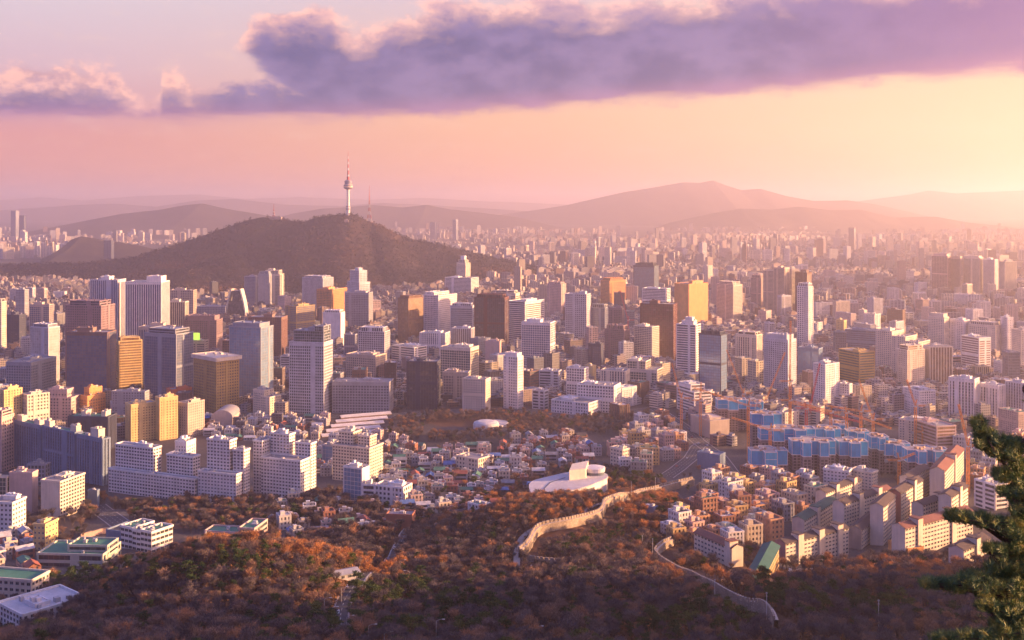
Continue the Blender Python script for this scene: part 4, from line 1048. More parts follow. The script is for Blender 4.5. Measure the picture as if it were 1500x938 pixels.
crane(1157, 588, 648, (1222,604), 'orange crane with its jib running down to the right')
crane(1181, 600, 668, (1262,619), 'red headed crane at the centre of the blue towers', mat=CRR)
crane(1217, 606, 672, (1157,590), 'orange crane with its jib laid back to the left')
crane(1240, 606, 668, (1306,628), 'orange crane with jib pointing lower right behind the middle tower')
crane(1261, 604, 672, (1208,594), 'orange crane second from the right of the close row')
crane(1279, 616, 660, (1258,556), 'luffing orange crane with a steep jib leaning left')
crane(1089, 578, 612, (1064,512), 'luffing orange crane leaning left in front of the dark glass tower')
crane(1122, 588, 612, (1150,516), 'luffing orange crane leaning right before the grey tower')
crane(1187, 596, 622, (1201,532), 'luffing red and orange crane beside the bold square windowed block', mat=CRR)
crane(1157.5, 560, 646, (1158,470), 'orange crane with its jib raised nearly straight up')
crane(998, 585, 640, (984,532), 'slim orange crane left of the white angular block')
crane(1026, 588, 640, (1027,560), 'short orange crane in front of the white angular block')
crane(1317, 676, 722, (1340,664), 'short orange crane low between two blue wrapped towers')
crane(1341, 596, 650, (1328,556), 'luffing orange crane before the squat white office')
crane(1418, 655, 742, (1404,592), 'tall orange crane beside the pine with jib leaning left')
crane(1352, 634, 652, (1368,622), 'small pale crane on the wide cream hall')
crane(920, 470, 520, (908,425), 'distant red crane leaning left above the plum apartment pair', mat=CRR)

# --- pitched roof apartments on the right
ROOFD = wallmat((.09,.07,.07), name='roof_tile_dark'); ROOFR = wallmat((.22,.10,.08), name='roof_tile_brown')
def PA(x0, xc, x1, yt, yb, label, col='cream', towers=(.3, .72), rm=None, phrase=None, gable=None, dep=12.0, fh=2.8):
    Y0 = hit(xc, yb, True)[1]
    t0, tc_ = (x0-750)/FPX, (xc-750)/FPX
    X0 = tc_*Y0; z1 = px2z(yt, Y0)
    # long side faces the viewer's right or left depending on which is wider
    wl, wr = xc-x0, x1-xc
    X0, a, L, Rr = solve_box(x0, xc, x1, Y0, None, .14)
    P = (X0, Y0); l = (-math.cos(a), math.sin(a)); r = (math.sin(a), math.cos(a))
    if L > Rr: Ld, Sd, Ll, Ss = l, r, L, min(Rr, 12.5)
    else: Ld, Sd, Ll, Ss = r, l, Rr, min(L, 12.5)
    Ss = max(Ss, 9.5)
    f = lambda u, v: (P[0]+Ld[0]*u+Sd[0]*v, P[1]+Ld[1]*u+Sd[1]*v)
    cx, cy = f(Ll/2, Ss/2); z0 = min(float(groundz(*f(0, 0))), float(groundz(*f(Ll, Ss))), float(groundz(cx, cy)))-1
    t_ = thing('apartment_block', (cx, cy, z0), label, 'apartment block', 'white flats with pitched roofs')
    wl_ = MB(); poly = ccw([f(0, 0), f(Ll, 0), f(Ll, Ss), f(0, Ss)]); budget = [100, MB()]
    blank = {i for i in range(4) if math.dist(poly[i], poly[(i+1) % 4]) < Ss+1}
    windows_on(t_, wl_, poly, z0, z1, fh, 3.6, (.58, .42), budget, blank)
    hr = Ss*.25; rf = MB()
    A, B_, C_, D_ = f(-.5, -.8), f(Ll+.5, -.8), f(Ll+.5, Ss+.8), f(-.5, Ss+.8); E, F = f(-.5, Ss/2), f(Ll+.5, Ss/2)
    for q in ([A, B_, F, E], [C_, D_, E, F]):
        q3 = [(q[0][0], q[0][1], z1-.1), (q[1][0], q[1][1], z1-.1), (q[2][0], q[2][1], z1+hr), (q[3][0], q[3][1], z1+hr)]
        rf.quad(q3); rf.quad([(p[0], p[1], p[2]-.35) for p in q3[::-1]])
    rf.build('roof', rm or ROOFD, t_)
    for u_ in (0, Ll):
        g = [f(u_, 0), f(u_, Ss), f(u_, Ss/2)]; wl_.quad([(g[0][0], g[0][1], z1), (g[1][0], g[1][1], z1), (g[2][0], g[2][1], z1+hr-.3)])
    wl_.build('outer_wall', wallmat(WALLC[col]), t_)
    for tw in towers:
        m = MB(); u_ = Ll*tw; q = ccw([f(u_-2.6, -1.2), f(u_+2.6, -1.2), f(u_+2.6, Ss*.6), f(u_-2.6, Ss*.6)]); m.prism(q, z0, z1+hr+1.4)
        st = m.build('stair_tower', wallmat(WALLC[col]), t_)
        m = MB(); m.prism(scale_poly(q, 1.12), z1+hr+1.42, z1+hr+1.9); m.build('cap', rm or ROOFD, st)
    if gable:
        m = MB(); g0, g1 = f(-.25, .1), f(-.25, Ss-.1); g2 = f(-.25, Ss/2)
        m.quad([(g0[0], g0[1], z0), (g1[0], g1[1], z0), (g1[0], g1[1], z1-.2), (g2[0], g2[1], z1+hr-.8), (g0[0], g0[1], z1-.2)]); m.quad([(g0[0], g0[1], z0), (g0[0], g0[1], z1-.2), (g2[0], g2[1], z1+hr-.8), (g1[0], g1[1], z1-.2), (g1[0], g1[1], z0)])
        m.build('painted_gable', wallmat(gable), t_)
    if budget[1].f: tag(budget[1].build('window', [window_frame_mat(), glassmat(DARK, rough=.15, blinds=0, line=0)], t_), kind='stuff')
    FOOT.append((cx, cy, Ll*.4)); FOOT.append((*f(Ll*.15, Ss/2), 12)); FOOT.append((*f(Ll*.85, Ss/2), 12))
    LMARK.append(((x0+x1)/2, (yt+yb)/2, phrase or 'the pitched roof flats'))
PA(1136,1151,1243,796,828,'nearest row of white flats with a pink gable on its left end',towers=(.22,.55,.85),gable=(.55,.32,.32),phrase='the nearest pitched roof row')
PA(1306,1326,1425,774,822,'tall white flats with brown roof row left of the pine branch',towers=(.2,.7),rm=ROOFR,phrase='the tall pitched roof row')
PA(1248,1262,1292,776,806,'short white flats with a big blank gable between two long rows',towers=(),gable=(.60,.52,.46))
PA(1225,1236,1284,738,790,'white flats with dark roof behind the blank gabled block',towers=(.5,))
PA(1284,1294,1312,742,800,'narrow high white flats right of the dark roofed row',towers=())
PA(1306,1320,1352,722,780,'white flats with tall salmon gable wall',gable=(.60,.25,.20),towers=(.6,),phrase='the salmon gabled flats')
PA(1344,1352,1384,740,782,'white flats with dark roof right of the salmon gable',towers=(.9,))
PA(1382,1394,1418,728,784,'cream flats with gable to the left of the pine',towers=(.5,))
PA(1160,1178,1226,762,790,'cream flats with dark green hipped roof behind the nearest row',towers=(.4,),rm=wallmat((.06,.12,.10)))
PA(1196,1210,1262,722,758,'low cream row behind the green hipped roof flats',towers=(.3,.8))
PA(1262,1270,1306,726,758,'cream row with brown roofs left of the salmon gable',towers=(.5,),rm=ROOFR)
PA(1358,1384,1412,690,738,'tallest white flats with red brown hipped roof by the blue towers',towers=(.5,),rm=ROOFR,phrase='the red roofed tall flats')
PA(1322,1334,1362,700,742,'white flats with dark roof left of the red roofed tall ones',towers=())
PA(1400,1412,1450,806,836,'white flats half behind the lowest pine branch',towers=(.5,))
PA(1017,1072,1082,803,832,'cream flats with long brown roof and a tall end tower, beside the fortress wall',towers=(.08,),rm=ROOFR,phrase='the brown roofed cream flats')
# dark green gable roof hall
def gable_hall(px0, py0, px1, py1, w_, hw, hr, label, cat, roofm, wallc, name='hall', phrase=None):
    a_, b_ = hit(px0, py0, True), hit(px1, py1, True); L = math.dist(a_[:2], b_[:2]); u = ((b_[0]-a_[0])/L, (b_[1]-a_[1])/L); n = (u[1], -u[0])
    z0 = min(a_[2], b_[2])-1; z1 = (a_[2]+b_[2])/2+hw; c = ((a_[0]+b_[0])/2, (a_[1]+b_[1])/2)
    t_ = thing(name, (c[0], c[1], z0), label, cat)
    f = lambda s, v, z: (a_[0]+u[0]*s+n[0]*v, a_[1]+u[1]*s+n[1]*v, z)
    wl_ = MB(); poly = ccw([f(0, -w_/2, 0)[:2], f(L, -w_/2, 0)[:2], f(L, w_/2, 0)[:2], f(0, w_/2, 0)[:2]]); bud = [60, MB()]
    windows_on(t_, wl_, poly, z0, z1, 3.2, 4.0, (.5, .45), bud, set())
    for s in (0, L): wl_.quad([f(s, -w_/2, z1), f(s, w_/2, z1), f(s, 0, z1+hr-.2)])
    wl_.build('outer_wall', wallmat(wallc), t_)
    m = MB()
    for k in (-1, 1):
        q = [f(-.7, k*(w_/2+.9), z1-.2), f(L+.7, k*(w_/2+.9), z1-.2), f(L+.7, 0, z1+hr), f(-.7, 0, z1+hr)]; m.quad(q); m.quad([(p[0], p[1], p[2]-.4) for p in q[::-1]])
    m.build('roof', roofm, t_)
    if bud[1].f: tag(bud[1].build('window', [window_frame_mat(), glassmat(DARK, rough=.15, blinds=0, line=0)], t_), kind='stuff')
    FOOT.append((c[0], c[1], L*.5)); LMARK.append(((px0+px1)/2, (py0+py1)/2-10, phrase or label))
gable_hall(1092,856,1130,838,9.5,6,2.4,'school hall with a long dark green pitched roof and amber side wall','hall',wallmat((.03,.11,.10), name='green_roof'),(.50,.34,.16),phrase='the long green roof')
gable_hall(484,842,522,852,8,3,1.2,'single storey hut with a flat grey roof in the dark wood','hut',wallmat((.35,.36,.40)),(.5,.48,.5),name='hut',phrase='the hut in the dark wood')
# long old stone walls on the lower left
def strip(name, pts, h, th, mat, label, cat, far=True, cap=None):
    P = [hit(a, b, far) for a, b in pts]; t_ = thing(name, P[0], label, cat); m = MB(); m2 = MB()
    for a_, b_ in zip(P[:-1], P[1:]):
        L = math.dist(a_[:2], b_[:2])
        if L < .5: continue
        u = ((b_[0]-a_[0])/L, (b_[1]-a_[1])/L); n = (u[1], -u[0]); k = max(1, int(L/8))
        for j in range(k):
            s0_, s1_ = L*j/k, L*(j+1)/k; x_, y_ = a_[0]+u[0]*(s0_+s1_)/2, a_[1]+u[1]*(s0_+s1_)/2; z_ = float(groundz(x_, y_))
            m.obox(a_, u, n, s0_, s1_, -th/2, th/2, z_-2, z_+h); m2.obox(a_, u, n, s0_, s1_, -th/2-.2, th/2+.2, z_+h+.01, z_+h+.4)
    m.build('wall_face', mat, t_); m2.build('coping', wallmat(cap or (.2,.16,.15)), t_); return t_
strip('boundary_wall', [(118,790),(150,782),(200,778)], 4, 1, wallmat((.44,.30,.26)), 'long pink plastered boundary wall left of the white school', 'wall')
strip('boundary_wall', [(250,776),(320,768),(400,761),(462,755)], 3.2, 1, wallmat((.30,.21,.19)), 'long pink boundary wall running right from the white school', 'wall')

# ------------------------------------------------------------------ roads
def ribbon(name, pts, width, mat, kind='structure', far=True, lift=.12, marks=None, kerb=False):
    P = [hit(a, b, far) for a, b in pts]
    Q = []
    for a_, b_ in zip(P[:-1], P[1:]):
        L = math.dist(a_[:2], b_[:2]); k = max(1, int(L/4))
        for j in range(k): Q.append((a_[0]+(b_[0]-a_[0])*j/k, a_[1]+(b_[1]-a_[1])*j/k))
    Q.append(P[-1][:2])
    for _ in range(6): Q = [Q[0]]+[((Q[i-1][0]+2*Q[i][0]+Q[i+1][0])/4, (Q[i-1][1]+2*Q[i][1]+Q[i+1][1])/4) for i in range(1, len(Q)-1)]+[Q[-1]]
    m = MB(); mk = MB(); kb = MB()
    row = []
    for i, q in enumerate(Q):
        p0, p1 = Q[max(0, i-1)], Q[min(len(Q)-1, i+1)]; L = math.dist(p0, p1) or 1; n = ((p1[1]-p0[1])/L, -(p1[0]-p0[0])/L)
        z = max(float(groundz(q[0]+n[0]*o, q[1]+n[1]*o)) for o in (-width/2, 0, width/2))+lift
        row.append((q, n, z))
    for i in range(len(row)-1):
        (q0, n0, z0), (q1, n1, z1) = row[i], row[i+1]
        f = lambda q, n, o, z: (q[0]+n[0]*o, q[1]+n[1]*o, z)
        m.quad([f(q0, n0, width/2, z0), f(q1, n1, width/2, z1), f(q1, n1, -width/2, z1), f(q0, n0, -width/2, z0)])
        for s in (-1, 1):
            m.quad([f(q0, n0, s*width/2, z0), f(q1, n1, s*width/2, z1), f(q1, n1, s*(width/2+.5), z1-1.5), f(q0, n0, s*(width/2+.5), z0-1.5)][::s])
            if kerb: kb.quad([f(q0, n0, s*(width/2-.1), z0+.14), f(q1, n1, s*(width/2-.1), z1+.14), f(q1, n1, s*(width/2+.9), z1+.14), f(q0, n0, s*(width/2+.9), z0+.14)][::-s])
        if marks and i % 2 == 0:
            for o in marks: mk.quad([f(q0, n0, o+.12, z0+.02), f(q1, n1, o+.12, z1+.02), f(q1, n1, o-.12, z1+.02), f(q0, n0, o-.12, z0+.02)])
    o = tag(m.build(name, mat), kind=kind)
    if mk.f: tag(mk.build('road_marking', wallmat((.6,.58,.52), name='road_paint')), kind='structure')
    if kb.f: tag(kb.build('kerb', wallmat((.36,.34,.33), name='kerb_stone')), kind='structure')
    for (q, n, z) in row[::3]: FOOT.append((q[0], q[1], width/2+1)); ROADS.append((q[0], q[1], z, n))
    return row
ROADS = []
ASPH = wallmat((.075,.072,.078), name='asphalt'); PATHM = wallmat((.40,.33,.28), name='path_paving')
ribbon('road', [(140,742),(175,768),(205,790)], 16, ASPH, marks=(-4, 0, 4), kerb=True)
ribbon('road', [(150,752),(300,752),(430,748),(520,752),(640,770)], 14, ASPH, marks=(-3.5, 0, 3.5), kerb=True)
ribbon('road', [(1046,640),(1022,655),(1012,672),(990,690),(975,700)], 14, ASPH, marks=(-3.5, 0, 3.5), kerb=True)
ribbon('road', [(962,600),(1000,625),(1020,645),(1052,668),(1075,700)], 16, ASPH, marks=(-4, 0, 4), kerb=True)
ribbon('road', [(505,935),(498,905),(505,880),(520,862),(560,838),(585,800),(600,775)], 7, ASPH, far=False, marks=(0,), kerb=True)
ribbon('road', [(640,938),(655,925),(690,920)], 6, ASPH, far=False)
ribbon('road', [(330,612),(420,606),(560,612),(640,606),(760,604),(830,612),(960,600)], 26, ASPH, marks=(-8, -4, 0, 4, 8), kerb=True)
ribbon('path', [(757,838),(757,810),(762,790),(780,776),(800,770)], 4.0, PATHM, far=False, lift=.5)
ribbon('path', [(855,752),(868,742),(885,738),(905,732)], 3.5, PATHM, far=False, lift=.5)
ribbon('path', [(1215,842),(1195,835),(1165,836),(1150,846),(1170,858),(1210,857),(1235,843)], 3.0, PATHM, far=False, lift=.35)
ribbon('path', [(945,825),(975,835),(1000,862)], 3.0, PATHM, far=False, lift=.35)
# ------------------------------------------------------------------ old fortress wall
STONE = bpy.data.materials.new('wall_stone'); STONE.use_nodes = True
t = NT(STONE.node_tree); b = STONE.node_tree.nodes['Principled BSDF']; g = t.new('ShaderNodeNewGeometry').outputs['Position']
v = t.new('ShaderNodeTexVoronoi'); t.put(v.inputs['Vector'], g); v.inputs['Scale'].default_value = 1.1
st_ = t.ramp(t.noise(g, .12, 4, .6), [(.35, (.62,)*3), (.6, (1.05,)*3)])
t.put(b.inputs['Base Color'], t.mix(1.0, st_, t.mix(t.smooth(v.outputs['Distance'], .0, .5), t.ramp(t.sep(v.outputs['Color'])[0], [(0, (.42,.34,.26)), (1, (.62,.54,.44))]), (.30,.24,.19)), 'MULTIPLY')); b.inputs['Roughness'].default_value = .9
def rampart(pts, h, label):
    P = [hit(a, b, False) for a, b in pts]; Q = []
    for a_, b_ in zip(P[:-1], P[1:]):
        L = math.dist(a_[:2], b_[:2]); k = max(1, int(L/3))
        for j in range(k): Q.append((a_[0]+(b_[0]-a_[0])*j/k, a_[1]+(b_[1]-a_[1])*j/k))
    Q.append(P[-1][:2])
    for _ in range(5): Q = [Q[0]]+[((Q[i-1][0]+2*Q[i][0]+Q[i+1][0])/4, (Q[i-1][1]+2*Q[i][1]+Q[i+1][1])/4) for i in range(1, len(Q)-1)]+[Q[-1]]
    Z = [float(groundz(*q)) for q in Q]
    for _ in range(8): Z = [Z[0]]+[(Z[i-1]+2*Z[i]+Z[i+1])/4 for i in range(1, len(Z)-1)]+[Z[-1]]
    t_ = thing('fortress_wall', (Q[0][0], Q[0][1], Z[0]), label, 'fortress wall')
    m, m2, m3 = MB(), MB(), MB()
    for i in range(len(Q)-1):
        p, q = Q[i], Q[i+1]; L = math.dist(p, q)
        if L < .2: continue
        u = ((q[0]-p[0])/L, (q[1]-p[1])/L); n = (u[1], -u[0]); w_ = 1.3
        f = lambda q_, o, z: (q_[0]+n[0]*o, q_[1]+n[1]*o, z)
        for s in (-1, 1): m.quad([f(p, s*w_, Z[i]-3), f(q, s*w_, Z[i+1]-3), f(q, s*w_*.75, Z[i+1]+h), f(p, s*w_*.75, Z[i]+h)][::s])
        m3.quad([f(p, w_*.8, Z[i]+h+.01), f(q, w_*.8, Z[i+1]+h+.01), f(q, -w_*.8, Z[i+1]+h+.01), f(p, -w_*.8, Z[i]+h+.01)])
        m2.obox(p, u, n, .45, L-.45, .35, 1.35, Z[i]+h-.2, Z[i]+h+1.9)
        FOOT.append((q[0], q[1], 5)); FOOT.append((q[0], q[1]-13, 6 if 3 < h < 5 else 1)); FOOT.append((q[0], q[1]-19, 6 if 3 < h < 5 else 1)); FOOT.append((q[0]+2, q[1]-7, 6 if h > 3 else 2))
    m.build('rampart', STONE, t_); m2.build('battlement', STONE, t_); m3.build('walkway', wallmat((.5,.44,.38), name='walkway_stone'), t_)
rampart([(1016,711),(990,717),(960,725),(935,730),(915,735),(897,740),(884,745),(885,752),(880,762),(860,768),(830,775),(800,780),(787,783),(780,795),(775,806),(766,815),(762,819)], 6.0, 'sunlit fortress wall with battlements winding along the orange hill')
rampart([(766,820),(785,824),(805,827),(822,828)], 2.2, 'low end of the fortress wall dropping behind the dark trees')
rampart([(985,800),(972,805),(960,817),(967,827),(985,838),(1005,848),(1025,858),(1045,868),(1065,880),(1085,890),(1100,898),(1112,895),(1124,900),(1132,910),(1137,924)], 4.6, 'pale lower fortress wall running down to the bottom right among bare trees')

# ------------------------------------------------------------------ the ordinary city: every building its own thing
TW, TRF, TPL = tintmat('tinted_wall'), tintmat('tinted_roof', var=.25), tintmat('tinted_plant')
def proto(name, kind, W, D, H, style, fh, bay, hut=True, gable=False, seed=0):
    r = random.Random(seed); root = thing(name, (0, 0, -500)); poly = [(-W/2,-D/2),(W/2,-D/2),(W/2,D/2),(-W/2,D/2)]
    core, wl, rf, pr, cl = MB(), MB(), MB(), MB(), MB()
    facade(core, wl, poly, 0, H, style, fh, bay); wl.prism(poly, -6, 0, cap=False)
    off = (0, 0, 0)
    if gable:
        hr = D*.28
        for k in (-1, 1):
            q = [(-W/2-.5, k*(D/2+.7), H-.1), (W/2+.5, k*(D/2+.7), H-.1), (W/2+.5, 0, H+hr), (-W/2-.5, 0, H+hr)]
            rf.quad(q if k < 0 else q[::-1]); rf.quad([(a, b_, c-.3) for a, b_, c in (q[::-1] if k < 0 else q)])
        for s in (-1, 1): wl.quad([(s*W/2, -D/2, H), (s*W/2, D/2, H), (s*W/2, 0, H+hr-.2)][::s])
    else:
        wl.prism(scale_poly(poly, .99), H-.7, H-.3)
        roofing(poly, H, rf, pr, cl, r=r, ph=.9)
        if hut:
            hx, hy = r.uniform(-.25, .25)*W, r.uniform(-.2, .2)*D; m = MB(); m.box(hx, hy, H+.16, min(4.5, W*.35), min(4, D*.4), H+3.0); m.build('roof_hut', TW, root, off=off)
            if r.random() < .5: cl.lathe(hx+3, hy, [(.9,H+.16),(1.0,H+1.6),(.2,H+2)], 8)
    core.build('glazing', glassmat((.05,.055,.07), rough=.25, blinds=.3), root, off=off)
    wl.build('outer_wall', TW, root, off=off); rf.build('roof', TRF, root, off=off)
    pr.build('parapet', TW, root, off=off); cl.build('rooftop_plant', TPL, root, off=off)
    return dict(root=root, W=W, D=D, H=H, kind=kind, gable=gable, hut=hut)
villas = [proto('villa', 'villa', *a) for a in [(12,10,9,'apt',2.9,3.0),(15,10,12,'apt',2.9,3.2),(11,12,12,'apt',2.9,2.8),(18,11,14.5,'apt',2.9,3.2),(13,11,15,'grid',2.9,3.0),(10,9,8.7,'apt',2.9,3.0)]]
houses = [proto('house', 'house', *a) for a in [(9,7,5.6,'apt',2.8,3.0),(11,8,3.6,'apt',3,3.2,False,True),(13,6,3.4,'apt',3,3.2,False,True),(8,8,6.2,'grid',2.9,2.7),(10,9,8.6,'apt',2.9,3.0),(12,7,6,'bands',3,3,False,True)]]
offices = [proto('office_block', 'office block', *a) for a in [(26,18,28,'bands',3.6,3.6),(22,20,36,'grid',3.6,3.4),(34,16,24,'grid',3.6,3.6),(18,16,44,'fine',3.6,3.2),(24,24,18,'frame',3.8,3.6),(30,18,34,'apt',3.4,3.4),(20,15,22,'fins',3.6,3.2),(40,20,20,'bands',3.8,4)]]
slabs = [proto('apartment_block', 'apartment block', *a) for a in [(46,13,44,'apt',2.9,3.6),(36,13,52,'apt',2.9,3.6),(28,14,60,'balc',2.9,3.6),(56,13,38,'apt',2.9,3.6),(24,22,66,'apt',2.9,3.6)]]
PCOL = dict(villa=dict(w=[('brick',(.34,.17,.12)),('rust',(.28,.15,.11)),('pink',(.50,.33,.29)),('cream',(.58,.47,.34)),('white',(.62,.58,.55)),('orange',(.48,.27,.16)),('grey',(.34,.33,.34)),('ochre',(.55,.38,.18))],
                       r=[('green',(.07,.20,.13)),('grey',(.30,.29,.29)),('pale',(.52,.50,.49)),('dark',(.09,.08,.09)),('brown',(.18,.11,.09))]),
            house=dict(w=[('white',(.60,.57,.55)),('grey',(.36,.35,.37)),('brick',(.30,.14,.10)),('pink',(.48,.36,.33)),('cream',(.55,.47,.38))],
                       r=[('dark',(.07,.065,.075)),('grey',(.24,.24,.26)),('pale',(.48,.47,.48)),('green',(.08,.20,.15)),('red',(.32,.11,.08)),('blue',(.10,.18,.38))]))
PCOL['office block'] = dict(w=[('white',(.60,.57,.56)),('pale grey',(.44,.43,.46)),('plum',(.22,.16,.17)),('cream',(.56,.48,.38)),('brown',(.20,.13,.11)),('pink',(.48,.37,.35)),('slate',(.16,.18,.23))], r=[('grey',(.30,.29,.30)),('pale',(.5,.49,.5)),('green',(.09,.2,.15)),('dark',(.1,.1,.11))])
PCOL['apartment block'] = dict(w=[('white',(.62,.58,.56)),('cream',(.58,.50,.42)),('pink',(.52,.42,.40)),('grey',(.42,.41,.44))], r=[('grey',(.3,.29,.3)),('pale',(.48,.47,.48)),('brown',(.24,.15,.12))])
USED = set(); FILL = []
FX = np.array([f[0] for f in FOOT]); FY = np.array([f[1] for f in FOOT]); FR = np.array([f[2] for f in FOOT])
def in_poly(x, y, poly):
    c = False; j = len(poly)-1
    for i in range(len(poly)):
        xi, yi = poly[i]; xj, yj = poly[j]
        if (yi > y) != (yj > y) and x < (xj-xi)*(y-yi)/(yj-yi)+xi: c = not c
        j = i
    return c
def spread(protos, n, region, gap, group, yaw=0.35, hs=(.8, 1.25), yawj=.12, nofoot=1.0, colw=None):
    """scatter copies over a district given by a polygon on the ground (listed by photo pixels)"""
    global FX, FY, FR
    kind = protos[0]['kind']; done = 0; tries = 0; PC = PCOL[kind]
    x0, x1 = min(p[0] for p in region), max(p[0] for p in region); y0, y1 = min(p[1] for p in region), max(p[1] for p in region)
    ci0, ci1 = 1/(y0-HOR), 1/(y1-HOR)
    while done < n and tries < n*22:
        tries += 1; px = R_.uniform(x0, x1); py = R_.uniform(y0, y1)
        if not in_poly(px, py, region): continue
        if py > 640: X, Y, z = hit(px, py, True)
        else:
            Y = (CAMZ-35)/((py-HOR)/FPX); X = px2x(px, Y); z = float(groundz(X, Y))
            if z > 60: continue
        p = R_.choice(protos); rad = .5*math.hypot(p['W'], p['D'])*gap
        d = np.hypot(FX-X, FY-Y)
        if (d < (FR*nofoot+rad)).any(): continue
        FX = np.append(FX, X); FY = np.append(FY, Y); FR = np.append(FR, rad)
        s = R_.uniform(*hs); base_yaw = yaw+.5*math.sin(X/160.0+Y/230.0)
        rz = base_yaw+(PI/2 if R_.random() < .4 else 0)+R_.uniform(-yawj, yawj)
        cols = PC['w'][:colw] if colw else PC['w']
        wn, wc = R_.choice(cols); rn, rc = R_.choice(PC['r']); dk = R_.uniform(.85, 1.12)*(1 if px > 900 or kind != 'office block' else R_.choice((.45, .7, 1))); wc = tuple(c*dk for c in wc)
        cd = dict(outer_wall=wc, roof=rc, parapet=tuple(c*1.05 for c in wc), roof_hut=tuple(min(.6, c*1.1+.04) for c in wc), rooftop_plant=(.4,.39,.4))
        if id(p) not in USED:
            USED.add(id(p)); r = p['root']; r.location = (X, Y, z); r.rotation_euler = (0, 0, rz); r.scale = (1, 1, s)
            for ch in r.children:
                k = ch.name.split('.')[0]
                if k in cd: ch.color = tuple(cd[k])+(1,)
        else: r = copy_tree(p['root'], (X, Y, z), rz, (1, 1, s), cd)
        r['category'] = kind; r['group'] = group
        FILL.append(dict(r=r, p=p, px=px, py=py, w=wn, rf=rn, X=X, Y=Y, z=z, H=p['H']*s, kind=kind)); done += 1
spread(villas, 200, [(978,790),(985,764),(1030,742),(1052,700),(1105,690),(1160,712),(1250,722),(1200,755),(1150,790),(1120,806),(1090,800),(1010,800)], 1.02, 'brick and stucco villas packed on the slope', yaw=.9)
spread(villas, 60, [(905,640),(990,610),(1005,640),(990,690),(925,700),(900,672)], 1.05, 'villas above the curving road', yaw=.3)
spread(villas, 40, [(1400,655),(1500,650),(1500,760),(1440,745),(1400,700)], 1.05, 'villas behind the pine', yaw=.5)
spread(houses, 215, [(560,690),(600,668),(690,655),(800,640),(850,640),(880,672),(800,690),(775,720),(740,745),(700,760),(640,765),(600,752),(560,735)], 1.0, 'old houses packed along narrow lanes', yaw=.5)
spread(houses, 45, [(400,628),(560,640),(620,655),(560,700),(462,700),(462,640)], 1.05, 'old houses beside the shed roofs', yaw=.3)
spread(houses, 60, [(262,612),(470,614),(560,618),(560,645),(400,648),(290,640)], 1.0, 'old houses behind the white flats', yaw=.3)
spread(houses, 30, [(-20,770),(40,790),(60,820),(40,850),(-20,850)], 1.05, 'houses at the left edge', yaw=.2)
spread(houses, 34, [(400,735),(560,740),(610,765),(540,785),(440,790),(395,775)], 1.1, 'houses by the lower road', yaw=.2)
spread(offices, 18, [(-20,642),(30,648),(120,590),(290,600),(330,590),(330,640),(240,650),(0,700)], 1.0, 'small offices among the yellow flats', yaw=.3, hs=(.5,.8))
spread(offices, 300, [(-40,440),(140,430),(420,436),(560,440),(700,440),(800,430),(900,430),(1100,440),(1240,460),(1520,500),(1520,640),(1280,620),(1180,590),(1020,590),(940,625),(860,600),(700,600),(640,590),(470,620),(330,590),(160,590),(-40,600)], .98, 'mid height offices packed between the towers', yaw=.35, hs=(.45,1.15))
spread(slabs, 60, [(1000,400),(1500,420),(1520,540),(1240,520),(1200,470),(1060,470)], 1.0, 'hazy apartment blocks on the right plain', yaw=.2, hs=(.5,1.0))
spread(slabs, 40, [(640,372),(960,374),(960,392),(800,392),(640,380)], 1.0, 'hazy apartment blocks beyond the mountain', yaw=.15, hs=(.7,1.2))
spread(slabs, 70, [(830,362),(1400,356),(1500,362),(1500,392),(1150,388),(960,382)], 1.0, 'ghostly apartment blocks by the river', yaw=.1, hs=(.8,1.3))
spread(slabs, 34, [(-20,373),(132,372),(130,380),(-20,381)], .8, 'apartment blocks left behind the mountain foot', yaw=.1, hs=(.9,1.3))
spread(slabs, 40, [(0,352),(300,345),(300,352),(0,362)], 1.0, 'faint apartment blocks on the far left plain', yaw=.1, hs=(.8,1.4))

# ------------------------------------------------------------------ the far city: thousands of blocks nobody could count
def city_blocks(name, X, Y, W, D, H, a, zb=35.0):
    n = len(X); ca, sa = np.cos(a), np.sin(a); co = np.zeros((n, 16, 3), np.float32)
    kx, ky, kw = NR.uniform(-.2, .2, n), NR.uniform(-.2, .2, n), NR.uniform(.25, .5, n)
    for k, (sx, sy) in enumerate([(-1,-1),(1,-1),(1,1),(-1,1)]):
        for o, (cx, cy, w_, d_, z0, z1) in ((0, (0, 0, W, D, zb-5, zb+H)), (8, (kx*W, ky*D, W*kw, D*kw, zb+H-.1, zb+H+NR.uniform(2.2, 3.6)))):
            x = cx+sx*w_/2; y = cy+sy*d_/2
            for j, z in enumerate((z0, z1)): co[:, o+k+4*j, 0] = X+x*ca-y*sa; co[:, o+k+4*j, 1] = Y+x*sa+y*ca; co[:, o+k+4*j, 2] = z
    F = np.array([[0,1,5,4],[1,2,6,5],[2,3,7,6],[3,0,4,7],[4,5,6,7]]); F = np.concatenate([F, F+8])
    faces = (np.arange(n)[:, None, None]*16+F[None]).reshape(-1, 4)
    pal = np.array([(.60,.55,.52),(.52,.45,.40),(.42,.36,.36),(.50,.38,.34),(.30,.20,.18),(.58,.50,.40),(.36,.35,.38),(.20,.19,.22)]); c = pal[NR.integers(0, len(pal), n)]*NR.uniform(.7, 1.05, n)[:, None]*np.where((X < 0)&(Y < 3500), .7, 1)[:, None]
    col = np.ones((n, 16, 4), np.float32); col[:, :, :3] = c[:, None, :]
    o = bpy.data.objects.new(name, raw_mesh(name, co.reshape(-1, 3), faces, [block_mat()], colors=col.reshape(-1, 4))); C.objects.link(o); return tag(o, kind='stuff')
